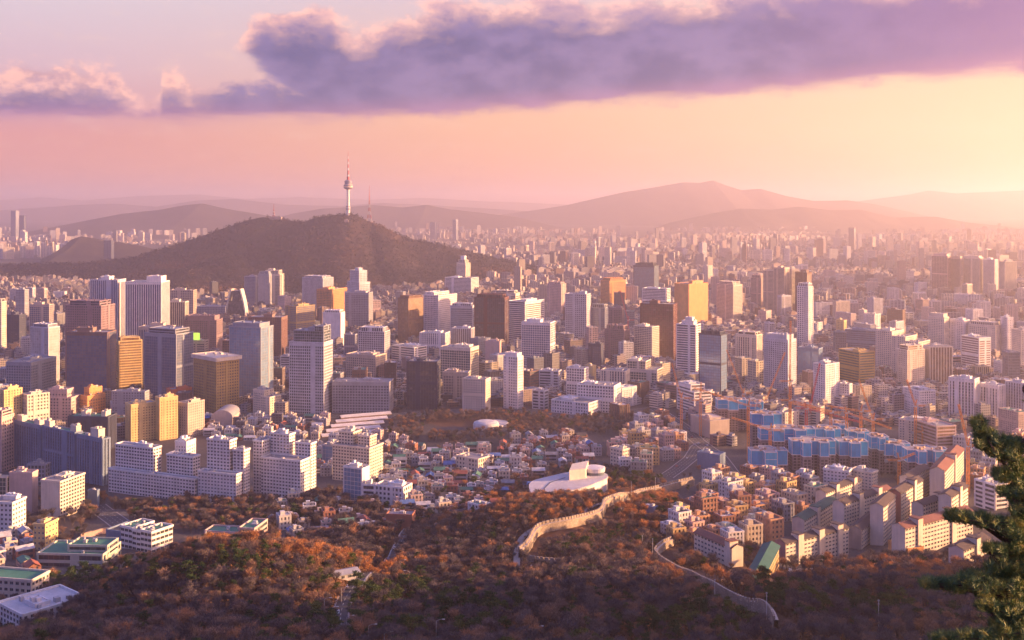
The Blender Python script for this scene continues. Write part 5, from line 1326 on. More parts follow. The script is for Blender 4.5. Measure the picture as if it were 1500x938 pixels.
def block_mat():
    if 'blk' in MATS: return MATS['blk']
    m, t, b = principled('far_block', rough=.9)
    tint = t.new('ShaderNodeAttribute', attribute_name='tint').outputs['Color']
    gg = t.new('ShaderNodeNewGeometry'); x_, y_, z_ = t.sep(gg.outputs['Position']); nz_ = t.sep(gg.outputs['Normal'])[2]
    win = t.m('MULTIPLY', t.m('LESS_THAN', t.m('FRACT', t.m('DIVIDE', z_, 3.1)), .45), t.m('LESS_THAN', t.m('FRACT', t.m('DIVIDE', t.m('ADD', x_, y_), 3.8)), .62))
    win = t.m('MULTIPLY', win, t.m('LESS_THAN', nz_, .5))
    roofc = t.mix(t.m('GREATER_THAN', nz_, .5), tint, t.mix(.6, tint, (.16,.16,.17)))
    t.put(b.inputs['Base Color'], t.mix(win, roofc, (.05,.05,.07))); MATS['blk'] = m; return m
def infill():
    """the low small blocks filling every gap between the towers"""
    fx = np.array([f[0] for f in FOOT]+[q['X'] for q in FILL]); fy = np.array([f[1] for f in FOOT]+[q['Y'] for q in FILL]); fr = np.array([f[2] for f in FOOT]+[.36*math.hypot(q['p']['W'], q['p']['D']) for q in FILL])
    pts = []
    for y in np.arange(1240, 4000, 17.0): xs = np.arange(-.50*y, .50*y, 17.0); pts.append(np.stack([xs+NR.uniform(-4, 4, len(xs)), y+NR.uniform(-4, 4, len(xs))], 1))
    P_ = np.concatenate(pts); X, Y = P_[:, 0], P_[:, 1]; px = X/Y*FPX+750; py = HOR+(CAMZ-35)/Y*FPX
    k = (ridge_h(X, Y, NAMSAN) < 30)&(wooded(X, Y) < .3)&(NR.uniform(0, 1, len(X)) < .9)
    k &= ~((px > 560)&(px < 1000)&(py > 598))&~((px > 1080)&(py > 625))&~((px > 420)&(px < 620)&(py > 606))&~((px < 640)&(px > 130)&(py > 640))
    for a_, b_, c_ in zip(fx, fy, fr): k &= (X-a_)**2+(Y-b_)**2 > (c_+6.5)**2
    X, Y = X[k], Y[k]; n = len(X); H = NR.uniform(5, 15, n); H = np.where(NR.uniform(0, 1, n) < .12, NR.uniform(15, 26, n), H)
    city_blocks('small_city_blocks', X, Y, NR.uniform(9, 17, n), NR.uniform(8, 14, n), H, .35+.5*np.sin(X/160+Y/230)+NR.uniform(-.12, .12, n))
def far_city():
    px = NR.uniform(-60, 1560, 42000); q = NR.uniform(0, 1, 42000)
    py = 338+150*q**1.5
    Y = (CAMZ-35)/((py-HOR)/FPX); X = (px-750)/FPX*Y
    nz = ridge_h(X, Y, NAMSAN); t = px
    lowlim = np.interp(px, [0,400,560,700,800,900,1050,1300,1500], [372,372,372,398,470,470,470,487,487])
    keep = (nz < 34)&(py < lowlim)
    keep &= ~((np.abs(px-1030) < 100)&(np.abs(py-410) < 12)&(NR.uniform(0, 1, len(px)) < .85))
    keep &= ~((py < 372)&(fbm(X, Y, 900, 2, 8) > .56))
    for f in FOOT:
        if f[1] > 2000: keep &= np.hypot(X-f[0], Y-f[1]) > f[2]+10
    X, Y, px, py = X[keep], Y[keep], px[keep], py[keep]; n = len(X)
    # districts: each has its own street grid, turned its own way
    est = fbm(X, Y, 500, 2, 5) > .53
    di, dj = np.floor(X/750), np.floor(Y/750); hsh = np.abs(np.sin(di*12.9+dj*78.2)*4375.8) % 1; th = (hsh-.5)*1.3
    gx_ = np.where(est, 62., 24.); gy_ = np.where(est, 44., 20.); ca_, sa_ = np.cos(th), np.sin(th)
    U = X*ca_+Y*sa_; V = -X*sa_+Y*ca_; iu, iv = np.round(U/gx_), np.round(V/gy_)
    _, first_ = np.unique(np.stack([di, dj, iu, iv], 1), axis=0, return_index=True)
    sel = np.zeros(len(X), bool); sel[first_] = True; sel &= (np.mod(iu, 7) != 0)&(np.mod(iv, 9) != 0)
    U = iu*gx_; V = iv*gy_; X = (U*ca_-V*sa_)[sel]; Y = (U*sa_+V*ca_)[sel]; est = est[sel]; th = th[sel]; n = len(X)
    H = np.where(est, NR.uniform(16, 42, n), NR.uniform(4, 12, n)); H = np.where(NR.uniform(0, 1, n) < .012, NR.uniform(45, 90, n), H)
    W = np.where(H > 20, NR.uniform(16, 36, n), NR.uniform(8, 22, n)); D = np.where(H > 20, NR.uniform(12, 18, n), NR.uniform(8, 18, n))
    a = th+NR.uniform(-.05, .05, n)+np.where(NR.uniform(0, 1, n) < .5, 0, PI/2)*(H <= 16)
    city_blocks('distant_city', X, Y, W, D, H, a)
far_city(); infill()
# named far towers
for (a_, b_, c_, yt_, yb_, col_, lab_) in [(16,23,28,309,352,'steel','slim pair of far towers, taller one at the far left'),(28,35,38,316,353,'navy','shorter far tower beside the slim tall one, far left'),(152,163,167,353,383,'navy','lone dark blue tower at the foot of the left hill'),
    (1243,1251,1254,334,366,'plum','lone hazy skyscraper beyond the river, right'),(630,637,640,326,352,'steel','hazy tower left of two beyond the mountain'),(663,668,671,322,352,'steel','hazy tower right of two beyond the mountain'),(1197,1206,1210,350,372,'plum','broad hazy tower left of the lone skyscraper')]:
    B(a_, b_, c_, yt_, yb_, col_, 'd', 'frame', lab_, None, ph=False, fh=4, bay=5)

# ------------------------------------------------------------------ trees
def twig_material(name, ramp_, scale=0.012, rnd=.35, sunlit_slopes=()):
    m, t, b = principled(name, rough=.9, spec=.05)
    g = t.new('ShaderNodeNewGeometry').outputs['Position']; rn = t.new('ShaderNodeObjectInfo').outputs['Random']
    n = t.noise(g, scale, 3, .55)
    f = t.m('ADD', t.m('MULTIPLY', n, 1-rnd), t.m('MULTIPLY', rn, rnd))
    for (sx, sy, rx, ry) in sunlit_slopes:      # the sun's orange on the lit slopes, put into the twig colour
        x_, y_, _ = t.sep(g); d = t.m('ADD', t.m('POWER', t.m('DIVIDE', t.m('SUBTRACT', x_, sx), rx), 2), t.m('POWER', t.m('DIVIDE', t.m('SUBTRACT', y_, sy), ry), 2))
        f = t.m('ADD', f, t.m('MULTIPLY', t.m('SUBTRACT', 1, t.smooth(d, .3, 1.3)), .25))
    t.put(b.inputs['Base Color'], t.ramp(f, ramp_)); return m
TWIG = twig_material('bare_twigs', [(.26,(.070,.064,.076)),(.42,(.115,.098,.108)),(.54,(.16,.13,.13)),(.66,(.25,.16,.12)),(.80,(.46,.21,.085))], rnd=.5, sunlit_slopes=[(80,900,130,130),(-150,640,95,60),(200,640,130,75)])
BARK = wallmat((.11,.075,.06), name='bark')
NEEDLE = twig_material('pine_needles', [(.25,(.025,.050,.028)),(.5,(.050,.085,.032)),(.75,(.11,.13,.035))], .02)
def bare_tree(seed, H=11.0, spread_=1.0, dense=620):
    r = random.Random(seed); tr, cw = MB(), MB(); tips = []
    def limb(p, d, L, rad, lev):
        k = 2 if lev < 3 else 1; q = p
        for i in range(k):
            e = q+d*(L/k)+Vector((r.uniform(-.1, .1), r.uniform(-.1, .1), r.uniform(0, .1)))*L*.5
            tr.tube(q, e, rad*(1-.35*i/k), rad*(1-.35*(i+1)/k), 4 if lev else 5, cap=False); q = e; d = (d+Vector((r.uniform(-.15, .15), r.uniform(-.15, .15), .12))).normalized()
            if lev >= 1: tips.append((Vector(q), Vector(d), lev))
        if lev >= 3: return
        nb = (5, 4, 3)[lev]
        for i in range(nb):
            a = 2*PI*(i+r.random()*.7)/nb; out = Vector((math.cos(a), math.sin(a), r.uniform(.25, .9)))*spread_
            dd = (d*.75+out*.8).normalized(); limb(q-d*(L*r.uniform(0, .35)), dd, L*r.uniform(.52, .7), rad*.55, lev+1)
    limb(Vector((0, 0, -.4)), Vector((r.uniform(-.06, .06), r.uniform(-.06, .06), 1)).normalized(), H*.33, .20, 0)
    for _ in range(dense):
        p, d, lev = r.choice(tips); v = Vector((r.gauss(0, 1), r.gauss(0, 1), r.gauss(.35, .8))).normalized(); v = (v+d*.6).normalized(); L = r.uniform(.7, 1.7)*H/11
        o = p+Vector((r.gauss(0, .25), r.gauss(0, .25), r.gauss(0, .25))); s = v.cross(Vector((r.gauss(0, 1), r.gauss(0, 1), r.gauss(0, 1)))).normalized()*r.uniform(.045, .085)
        cw.quad([tuple(o-s), tuple(o+s), tuple(o+v*L)])
    return tr, cw
def pine_tree(seed, H=9.0):
    r = random.Random(seed); tr, cw = MB(), MB(); lean = Vector((r.uniform(-.18, .18), r.uniform(-.18, .18), 1)).normalized()
    tr.tube((0, 0, -.5), lean*(H*.55), .26, .17, 6, cap=False); tr.tube(lean*(H*.55), lean*(H*.92), .17, .07, 5, cap=False)
    for i in range(r.randint(8, 12)):
        f = r.uniform(.42, .98); a = r.uniform(0, 2*PI); L = H*.36*(1.15-f)*r.uniform(.8, 1.4)+.5; base = lean*(H*f*.95)
        e = base+Vector((math.cos(a)*L, math.sin(a)*L, L*.18)); tr.tube(base, e, .08, .04, 4, cap=False)
        for _ in range(120):
            o = base+(e-base)*r.uniform(.35, 1.1)+Vector((r.gauss(0, .55), r.gauss(0, .55), r.gauss(.15, .25)))
            v = Vector((r.gauss(0, 1), r.gauss(0, 1), abs(r.gauss(.5, .7)))).normalized(); s = v.cross(Vector((r.gauss(0, 1), r.gauss(0, 1), r.gauss(0, 1)))).normalized()*r.uniform(.10, .2); L2 = r.uniform(.35, .7)
            cw.quad([tuple(o-s), tuple(o+s), tuple(o+v*L2)])
    return tr, cw
def make_proto(name, maker, mat, seeds, **k):
    out = []
    for s in seeds:
        tr, cw = maker(s, **k); root = thing(name, (0, 0, 0)); a = tr.build('trunk', BARK, root, off=(0, 0, 0)); b = cw.build('crown', mat, root, off=(0, 0, 0)); out.append((root, a, b))
    return out
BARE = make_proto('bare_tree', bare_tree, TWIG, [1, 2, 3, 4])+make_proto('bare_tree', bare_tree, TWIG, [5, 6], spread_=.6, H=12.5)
PINE = make_proto('pine_tree', pine_tree, NEEDLE, [1, 2, 3, 4])
# --- where trees stand
FX = np.array([f[0] for f in FOOT]+[q['X'] for q in FILL]); FY = np.array([f[1] for f in FOOT]+[q['Y'] for q in FILL])
FR = np.array([f[2] for f in FOOT]+[.42*math.hypot(q['p']['W'], q['p']['D']) for q in FILL])
def free(x, y, marg):
    ok = np.ones(len(x), bool)
    for a, b_, c in zip(FX, FY, FR):
        if b_ < 2400: ok &= (x-a)**2+(y-b_)**2 > (c+marg)**2
    return ok
# a jittered grid over the hillside
def grid_pts(y0, y1, step, jit=.45):
    pts = []
    for y in np.arange(y0, y1, step):
        hw = .50*y+30; xs = np.arange(-hw, hw, step); pts.append(np.stack([xs+NR.uniform(-jit, jit, len(xs))*step, y+NR.uniform(-jit, jit, len(xs))*step], 1))
    return np.concatenate(pts)
G = grid_pts(325, 1120, 5.6); wd = wooded(G[:, 0], G[:, 1]); G = G[(wd > .35)&(NR.uniform(0, 1, len(G)) < .93)]
# open grassy ground inside the wall bend stays thinner
tpx = G[:, 0]/G[:, 1]*FPX+750; tpy = HOR+(CAMZ-terrain(G[:, 0], G[:, 1]))/G[:, 1]*FPX
thin = np.exp(-((tpx-850)/75)**4-((tpy-793)/22)**4); G = G[NR.uniform(0, 1, len(G)) > thin*.72]
# city trees: park wood, street trees, gardens
def region_pts(region, n):
    x0, x1 = min(p[0] for p in region), max(p[0] for p in region); y0, y1 = min(p[1] for p in region), max(p[1] for p in region); out = []
    while len(out) < n:
        px, py = R_.uniform(x0, x1), R_.uniform(y0, y1)
        if in_poly(px, py, region): Y = (CAMZ-38)/((py-HOR)/FPX); out.append((px2x(px, Y), Y))
    return np.array(out)
park = [region_pts([(560,640),(580,600),(640,606),(760,598),(850,612),(940,600),(1000,610),(960,640),(900,640),(830,640),(740,650),(640,655)], 1300),
        region_pts([(130,735),(470,730),(560,745),(540,775),(300,780),(130,775),(60,760)], 1400), region_pts([(400,760),(600,760),(640,790),(520,800),(400,790)], 260),
        region_pts([(200,762),(480,752),(580,775),(420,805),(250,805)], 420), region_pts([(0,700),(130,760),(120,830),(60,840),(-10,800)], 120), region_pts([(560,640),(860,640),(860,700),(700,760),(470,745)], 260),
        region_pts([(160,560),(600,560),(900,560),(900,600),(160,610)], 260), region_pts([(0,430),(900,430),(900,560),(0,560)], 260), region_pts([(880,560),(1480,560),(1480,640),(900,640)], 160),
        region_pts([(1000,700),(1400,690),(1400,830),(1000,830)], 200), region_pts([(560,408),(1000,400),(1150,400),(1150,425),(800,432),(600,425)], 700)]
Pk = np.concatenate(park)
allp = np.concatenate([G, Pk]); ok = free(allp[:, 0], allp[:, 1], 1.2); allp = allp[ok]
X, Y = allp[:, 0], allp[:, 1]; Z = terrain(X, Y); n = len(X)
tpx = X/Y*FPX+750; tpy = HOR+(CAMZ-Z)/Y*FPX
# pines grow in patches
pc = [(560,885,95,20),(990,925,90,22),(1140,882,45,18),(1290,905,110,16),(330,845,110,18),(690,905,70,16),(120,850,60,22),(640,935,80,12),(860,800,40,12),(930,705,40,8),(470,930,60,20),(430,760,30,8),(1050,890,30,10)]
pp = np.zeros(n)
for a, b_, c, d in pc: pp = np.maximum(pp, np.exp(-((tpx-a)/c)**2-((tpy-b_)/d)**2))
is_pine = NR.uniform(0, 1, n) < pp*.85+.05
size = (.55+.85*NR.beta(2, 2.2, n))*np.where(Y > 1000, .85, 1); rot = NR.uniform(0, 2*PI, n)
vis = (tpx > -20)&(tpx < 1520)&(tpy < 975)
X, Y, Z, tpx, tpy, is_pine, size, rot = [q[vis] for q in (X, Y, Z, tpx, tpy, is_pine, size, rot)]
order = np.argsort(Y); nb = np_ = 0; used = set(); TREES = []; rest = []
for i in order:
    lim = 290 if not is_pine[i] else 150
    cnt = np_ if is_pine[i] else nb
    inview = tpy[i]-11*size[i]/Y[i]*FPX*.6 < 925 and 5 < tpx[i] < 1495
    if cnt >= lim or not inview: rest.append(i); continue
    lst = PINE if is_pine[i] else BARE; k = int(NR.integers(0, len(lst))); root = lst[k][0]; loc = (X[i], Y[i], Z[i]); s = (size[i],)*3
    if root.name not in used: used.add(root.name); root.location = loc; root.rotation_euler = (0, 0, rot[i]); root.scale = s; r = root
    else: r = copy_tree(root, loc, rot[i], s)
    if is_pine[i]: np_ += 1; r['category'] = 'pine tree'; r['group'] = 'pines scattered through the winter wood'
    else: nb += 1; r['category'] = 'bare tree'; r['group'] = 'bare trees of the near hillside'
    TREES.append(dict(r=r, px=float(tpx[i]), py=float(tpy[i]), Y=float(Y[i]), H=11*size[i], w='', rf='', kind='pine tree' if is_pine[i] else 'bare tree', z=Z[i], X=X[i], big=size[i]))
rest = np.array(rest)
def instanced(name, protos, sel):
    """one object for the rest of the wood: trees instanced on its points"""
    me = bpy.data.meshes.new(name); me.vertices.add(len(sel)); me.vertices.foreach_set('co', np.stack([X[sel], Y[sel], Z[sel]], 1).astype(np.float32).reshape(-1))
    kk = NR.integers(0, len(protos), len(sel))
    for nm, arr, ty in (('kind_no', kk.astype(np.int32), 'INT'), ('turn', rot[sel].astype(np.float32), 'FLOAT'), ('size', size[sel].astype(np.float32), 'FLOAT')):
        a = me.attributes.new(nm, ty, 'POINT'); a.data.foreach_set('value', arr)
    o = bpy.data.objects.new(name, me); C.objects.link(o); tag(o, kind='stuff')
    ng = bpy.data.node_groups.new(name, 'GeometryNodeTree'); ng.interface.new_socket('Geometry', in_out='INPUT', socket_type='NodeSocketGeometry'); ng.interface.new_socket('Geometry', in_out='OUTPUT', socket_type='NodeSocketGeometry')
    N = ng.nodes; Lk = ng.links; gi = N.new('NodeGroupInput'); go = N.new('NodeGroupOutput'); jn = N.new('GeometryNodeJoinGeometry'); Lk.new(jn.outputs[0], go.inputs[0])
    def attr(nm, ty): a = N.new('GeometryNodeInputNamedAttribute'); a.data_type = ty; a.inputs[0].default_value = nm; return a.outputs[0]
    cx = N.new('ShaderNodeCombineXYZ'); Lk.new(attr('turn', 'FLOAT'), cx.inputs[2]); kd = attr('kind_no', 'INT'); sz = attr('size', 'FLOAT')
    m2p = N.new('GeometryNodeMeshToPoints'); Lk.new(gi.outputs[0], m2p.inputs[0])
    for k, (root, tr, cw) in enumerate(protos):
        cmp = N.new('FunctionNodeCompare'); cmp.data_type = 'INT'; cmp.operation = 'EQUAL'
        ins = [q for q in cmp.inputs if q.type == 'INT']; Lk.new(kd, ins[0]); ins[1].default_value = k
        for ob in (tr, cw):
            oi = N.new('GeometryNodeObjectInfo'); oi.transform_space = 'ORIGINAL'; oi.inputs[0].default_value = ob; oi.inputs[1].default_value = True
            iop = N.new('GeometryNodeInstanceOnPoints'); Lk.new(m2p.outputs[0], iop.inputs['Points']); Lk.new(cmp.outputs[0], iop.inputs['Selection']); Lk.new(oi.outputs['Geometry'], iop.inputs['Instance'])
            Lk.new(cx.outputs[0], iop.inputs['Rotation']); Lk.new(sz, iop.inputs['Scale']); Lk.new(iop.outputs[0], jn.inputs[0])
    md = o.modifiers.new('trees', 'NODES'); md.node_group = ng; return o
instanced('bare_woods', BARE, rest[~is_pine[rest]]); instanced('pine_woods', PINE, rest[is_pine[rest]])
print('TREES', nb, np_, len(rest))
# mountain wood: small crowns all over the slopes
def slope_wood(name, m, n, y0, y1, size_, nb_, mat):
    x = NR.uniform(m['xs'][0], m['xs'][-1], n); y = NR.uniform(y0, y1, n); z = ridge_h(x, y, m); k = z > 38; x, y, z = x[k], y[k], z[k]; n = len(x)
    c = np.stack([x, y, z+size_*.5], 1)[:, None, None, :]+NR.normal(0, size_*.38, (n, nb_, 1, 3)); tri = NR.normal(0, size_*.36, (n, nb_, 3, 3)); co = (c+tri).reshape(-1, 3)
    f = np.arange(len(co)).reshape(-1, 3); o = bpy.data.objects.new(name, raw_mesh(name, co, f, [mat])); C.objects.link(o); return tag(o, kind='stuff')
slope_wood('mountain_woods', NAMSAN, 34000, 3050, 4500, 6.0, 8, twig_material('slope_twigs', [(.35,(.025,.028,.040)),(.5,(.045,.040,.046)),(.62,(.10,.060,.050)),(.75,(.16,.085,.060))], .004, 0))
# undergrowth and dry grass on the open hillside
gx = grid_pts(330, 1000, 2.1); wdv = wooded(gx[:, 0], gx[:, 1]); gx = gx[(wdv > .5)]; t_ = gx[:, 0]/gx[:, 1]*FPX+750; q_ = HOR+(CAMZ-terrain(gx[:, 0], gx[:, 1]))/gx[:, 1]*FPX
gx = gx[(t_ > -10)&(t_ < 1510)&(q_ < 960)]; gx = gx[free(gx[:, 0], gx[:, 1], -.6)]
nz = len(gx); zz_ = terrain(gx[:, 0], gx[:, 1]); c = np.stack([gx[:, 0], gx[:, 1], zz_+.3], 1)[:, None, None, :]+NR.normal(0, .5, (nz, 6, 1, 3))*np.array([1, 1, .4]); tri = NR.normal(0, .42, (nz, 6, 3, 3)); co = (c+tri).reshape(-1, 3)
und = bpy.data.objects.new('undergrowth', raw_mesh('undergrowth', co, np.arange(len(co)).reshape(-1, 3), [twig_material('dry_brush', [(.3,(.07,.055,.04)),(.45,(.16,.09,.05)),(.6,(.32,.17,.08)),(.75,(.42,.26,.12))], .03, 0)])); C.objects.link(und); tag(und, kind='stuff')

# ------------------------------------------------------------------ the big pine close to the camera on the right
HN = bpy.data.materials.new('near_needles'); HN.use_nodes = True; t = NT(HN.node_tree); b = HN.node_tree.nodes['Principled BSDF']; g = t.new('ShaderNodeNewGeometry').outputs['Position']
t.put(b.inputs['Base Color'], t.ramp(t.noise(g, 5.0, 3, .6), [(.35,(.06,.12,.05)),(.5,(.12,.19,.05)),(.60,(.28,.28,.06)),(.70,(.42,.36,.08))])); b.inputs['Roughness'].default_value = .55
PB = wallmat((.10,.06,.045), name='pine_bark')
PY = 13.0
def wp(px, py, y=PY): return Vector((px2x(px, y), y, px2z(py, y)))
pine = thing('pine_tree', (px2x(1580, PY), PY, 297.0), 'large dark green pine close by, its branches reaching in from the right edge', 'pine tree')
m = MB(); tk = [Vector((px2x(1590, PY), PY, 297)), wp(1575, 938), wp(1560, 820), wp(1550, 720), wp(1530, 640), wp(1512, 600)]
for i, (a_, b_) in enumerate(zip(tk[:-1], tk[1:])): m.tube(a_, b_, .15-.024*i, .126-.024*i, 9)
m.build('trunk', PB, pine)
rp = random.Random(5)
def pbranch(path, pads, rad=.03):
    m = MB(); P = [wp(a, b_, y) for a, b_, y in path]
    for i, (a_, b_) in enumerate(zip(P[:-1], P[1:])): m.tube(a_, b_, rad*(1-i/len(P)*.8), rad*(1-(i+1)/len(P)*.8), 6)
    nd = MB()
    for (cx, cy, rx, ry, y) in pads:
        nt = int(rx*ry*.46)+12
        for _ in range(nt):
            while True:
                u, v_ = rp.uniform(-1, 1), rp.uniform(-1, 1)
                if u*u+v_*v_ < 1: break
            o = wp(cx+u*rx, cy+v_*ry, y+rp.gauss(0, .22)); j = min(P, key=lambda q: (q-o).length)
            if rp.random() < .3: m.tube(j+(o-j)*.2, o, .006, .003, 3, cap=False)
            ax = (Vector((rp.gauss(-.2, .5), rp.gauss(0, .5), .75))).normalized()
            for _ in range(42):
                d = (ax+Vector((rp.gauss(0, .62), rp.gauss(0, .62), rp.gauss(0, .5)))).normalized(); L = rp.uniform(.055, .095); s = d.cross(Vector((rp.gauss(0, 1), rp.gauss(0, 1), rp.gauss(0, 1)))).normalized()*.003; o2 = o+ax*rp.uniform(-.03, .03)
                nd.quad([tuple(o2-s), tuple(o2+s), tuple(o2+d*L)])
    br = m.build('branch', PB, pine); nd.build('needles', HN, br, off=tuple(pine.location))
pbranch([(1530,640,13),(1500,645,13),(1462,668,12.9),(1448,650,12.9),(1436,628,12.8)], [(1434,624,9,13,12.8),(1443,645,16,16,12.8),(1462,655,22,15,12.9),(1488,655,18,12,13),(1475,668,14,10,13)])
pbranch([(1550,720,13),(1505,712,13),(1478,690,13),(1462,668,12.9)], [(1492,690,14,18,13),(1470,697,18,9,13),(1500,720,14,14,13.1)])
pbranch([(1552,745,13),(1515,738,13),(1480,722,13)], [(1482,722,20,9,13),(1498,748,14,10,13)])
pbranch([(1556,790,13.2),(1500,802,13.1),(1468,790,13),(1436,768,12.9),(1400,760,12.8)], [(1398,757,15,7,12.8),(1416,760,14,8,12.8),(1442,764,20,10,12.9),(1470,772,16,12,13),(1492,783,18,14,13)], .035)
pbranch([(1560,830,13),(1510,828,13),(1470,818,13),(1450,812,12.9)], [(1456,806,17,8,12.9),(1482,812,24,12,13),(1500,835,20,12,13.1),(1462,832,20,8,12.9)])
pbranch([(1565,880,13),(1500,878,13),(1440,868,12.9),(1385,860,12.8),(1358,856,12.7)], [(1362,856,14,6,12.7),(1384,857,18,8,12.8),(1410,858,20,11,12.8),(1440,862,24,13,12.9),(1472,866,24,15,13),(1500,868,20,18,13),(1428,845,20,7,12.9)], .045)
pbranch([(1570,915,12.8),(1510,908,12.8),(1462,896,12.8),(1442,888,12.7)], [(1448,888,18,9,12.7),(1478,896,24,13,12.8),(1502,905,16,16,12.8),(1470,915,20,9,12.8)], .04)
pbranch([(1575,945,12.6),(1500,938,12.6),(1440,934,12.6),(1380,936,12.5)], [(1384,936,24,6,12.5),(1425,934,26,9,12.6),(1465,934,28,12,12.6),(1500,932,18,14,12.6)], .04)

pbranch([(1560,760,13.4),(1500,770,13.4),(1480,775,13.4)], [(1496,740,16,30,13.5),(1500,790,18,30,13.5),(1492,850,26,30,13.5),(1496,905,26,30,13.4),(1470,845,20,14,13.4)], .03)

for yy_, dy_ in ((650, -25), (730, -10), (810, 0), (890, 12)):     # the side of the tree turned away from the frame
    pbranch([(1550, yy_, 13), (1620, yy_+dy_, 13.1), (1690, yy_+dy_-10, 13.2)], [(1590, yy_+dy_*.5-6, 26, 14, 13), (1640, yy_+dy_-8, 30, 14, 13.1), (1690, yy_+dy_-14, 24, 11, 13.2)], .035)
pbranch([(1512, 600, 13), (1500, 570, 13), (1505, 555, 13)], [(1530, 590, 26, 16, 13), (1560, 620, 30, 16, 13)], .03)

# ------------------------------------------------------------------ street lamps, poles, cars
LM = wallmat((.45,.44,.46), rough=.5, name='galvanised_steel')
def lamp(px, pyt, pyb, label, arm=1, Y0=None):
    s = hit(px, pyb+6, False); X0, Y0, z0 = s; zt = px2z(pyt, Y0); t_ = thing('street_lamp', (X0, Y0, z0-.5), label, 'street lamp', 'street lamps along the winding road')
    m = MB(); m.tube((X0, Y0, z0-.5), (X0, Y0, zt), .16, .10, 7); m.build('pole', LM, t_)
    if arm:
        m = MB(); m.tube((X0, Y0, zt), (X0+arm*1.6, Y0, zt+.7), .08, .07, 6); m.tube((X0+arm*1.6, Y0, zt+.7), (X0+arm*2.6, Y0, zt+.75), .07, .06, 6); m.build('arm', LM, t_)
        m = MB(); m.box(X0+arm*3.0, Y0, zt+.62, 1.1, .5, zt+.86); m.build('lamp_head', wallmat((.55,.55,.55), name='lamp_shell'), t_)
    else:
        m = MB(); m.box(X0, Y0, zt, .5, .4, zt+.35); m.build('lamp_head', wallmat((.55,.55,.55), name='lamp_shell'), t_)
for i, (a_, b_, c_, ar) in enumerate([(475,878,900,1),(485,891,912,1),(508,904,924,1),(540,917,938,1),(563,928,948,1),(639,910,940,1),(783,920,944,1),(586,822,842,1),(600,838,856,-1),(535,852,866,-1),(500,862,880,1)]):
    lamp(a_, b_, c_, ['lamp farthest left beside the valley road','second lamp from the left beside the valley road','lamp on the valley road just above the fork','lamp right of the fork of the valley road','lowest right lamp on the valley road','tall lamp alone at the bottom centre','tall lamp alone at the bottom right of centre','uppermost lamp where the valley road meets the houses','lamp leaning over the upper valley road','lamp midway up the valley road','lamp beside the hut in the dark wood'][i], ar)
for a_, b_, c_, lb in [(778,828,847,'pole below the low end of the fortress wall'),(941,785,806,'white pole left of two above the lower fortress wall'),(956,789,826,'white pole right of two above the lower fortress wall'),(1047,849,884,'white pole behind the lower fortress wall midway'),(1123,868,906,'tall white pole by the bend at the foot of the wall'),(1287,879,921,'white pole standing in the orange trees at the bottom right'),(960,700,722,'thin pole where the sunlit wall turns'),(925,706,730,'thin pole behind the sunlit fortress wall')]:
    s = hit(a_, c_+4, False); zt = px2z(b_, s[1]); t_ = thing('light_pole', (s[0], s[1], s[2]-.5), lb, 'light pole', 'slender poles beside the old wall')
    m = MB(); m.tube((s[0], s[1], s[2]-.5), (s[0], s[1], zt), .17, .12, 7); m.build('pole', wallmat((.6,.57,.55), name='white_pole'), t_)
    m = MB(); m.box(s[0], s[1], zt-.6, .7, .5, zt); m.box(s[0], s[1], zt-2.0, .5, .35, zt-1.5); m.build('floodlight', LM, t_)
# cars
CARC = [('white',(.6,.6,.6)),('black',(.03,.03,.035)),('silver',(.35,.36,.38)),('white',(.62,.6,.58)),('blue',(.06,.10,.25)),('red',(.35,.05,.04))]
CPM, t, b = principled('car_paint', rough=.3, spec=.5); t.put(b.inputs['Base Color'], t.new('ShaderNodeObjectInfo').outputs['Color'])
def car_proto():
    root = thing('car', (0, 0, -500)); m = MB()
    prof = [(-2.2,.35),(-2.25,.8),(-1.5,.95),(1.3,.98),(2.1,.8),(2.2,.35)]
    def ext(pr, w_, mb, z=0):
        a = [(x, -w_, h+z) for x, h in pr]; b_ = [(x, w_, h+z) for x, h in pr]; n_ = len(pr)
        mb.quad(a); mb.quad(b_[::-1])
        for i in range(n_): j = (i+1) % n_; mb.quad([a[j], a[i], b_[i], b_[j]])
    ext(prof, .88, m); ext([(-1.35,.96),(-.8,1.42),(.55,1.45),(1.25,.99)], .74, m); m.build('body', CPM, root, off=(0, 0, 0))
    m = MB(); ext([(-1.42,.98),(-.84,1.36),(.58,1.39),(1.34,1.0)], .755, m); m.build('side_glass', glassmat(line=0), root, off=(0, 0, 0))
    for x in (-1.35, 1.35):
        for y in (-.85, .85):
            m = MB(); m.tube((x, y-.1, .33), (x, y+.1, .33), .33, .33, 12); m.tube((x, y+.11, .33), (x, y-.11, .33), .18, .18, 8); m.build('wheel', wallmat((.03,.03,.03), name='rubber'), root, off=(0, 0, 0))
    return root
CARP = car_proto(); CARS = []; first = True
for k in range(0, len(ROADS), 4):
    x, y, z, n_ = ROADS[k]
    if R_.random() < .55 and y < 1500:
        side = R_.choice((-1, 1)); off = side*R_.uniform(1.6, 4.0) if y > 760 else side*1.6
        loc = (x+n_[0]*off, y+n_[1]*off, z+.03); rz = math.atan2(-n_[0], n_[1])+(0 if side > 0 else PI); nm, cc = R_.choice(CARC)
        if first: r = CARP; r.location = loc; r.rotation_euler = (0, 0, rz); first = False; r.children[0].color = cc+(1,)
        else: r = copy_tree(CARP, loc, rz, (1, 1, 1), dict(body=cc))
        r['category'] = 'car'; r['group'] = 'cars on the roads'
        px = x/y*FPX+750; CARS.append(dict(r=r, px=px, py=HOR+(CAMZ-z)/y*FPX, w=nm, rf='', kind='car', X=loc[0], Y=y, z=z, H=1.5))
print('CARS', len(CARS))


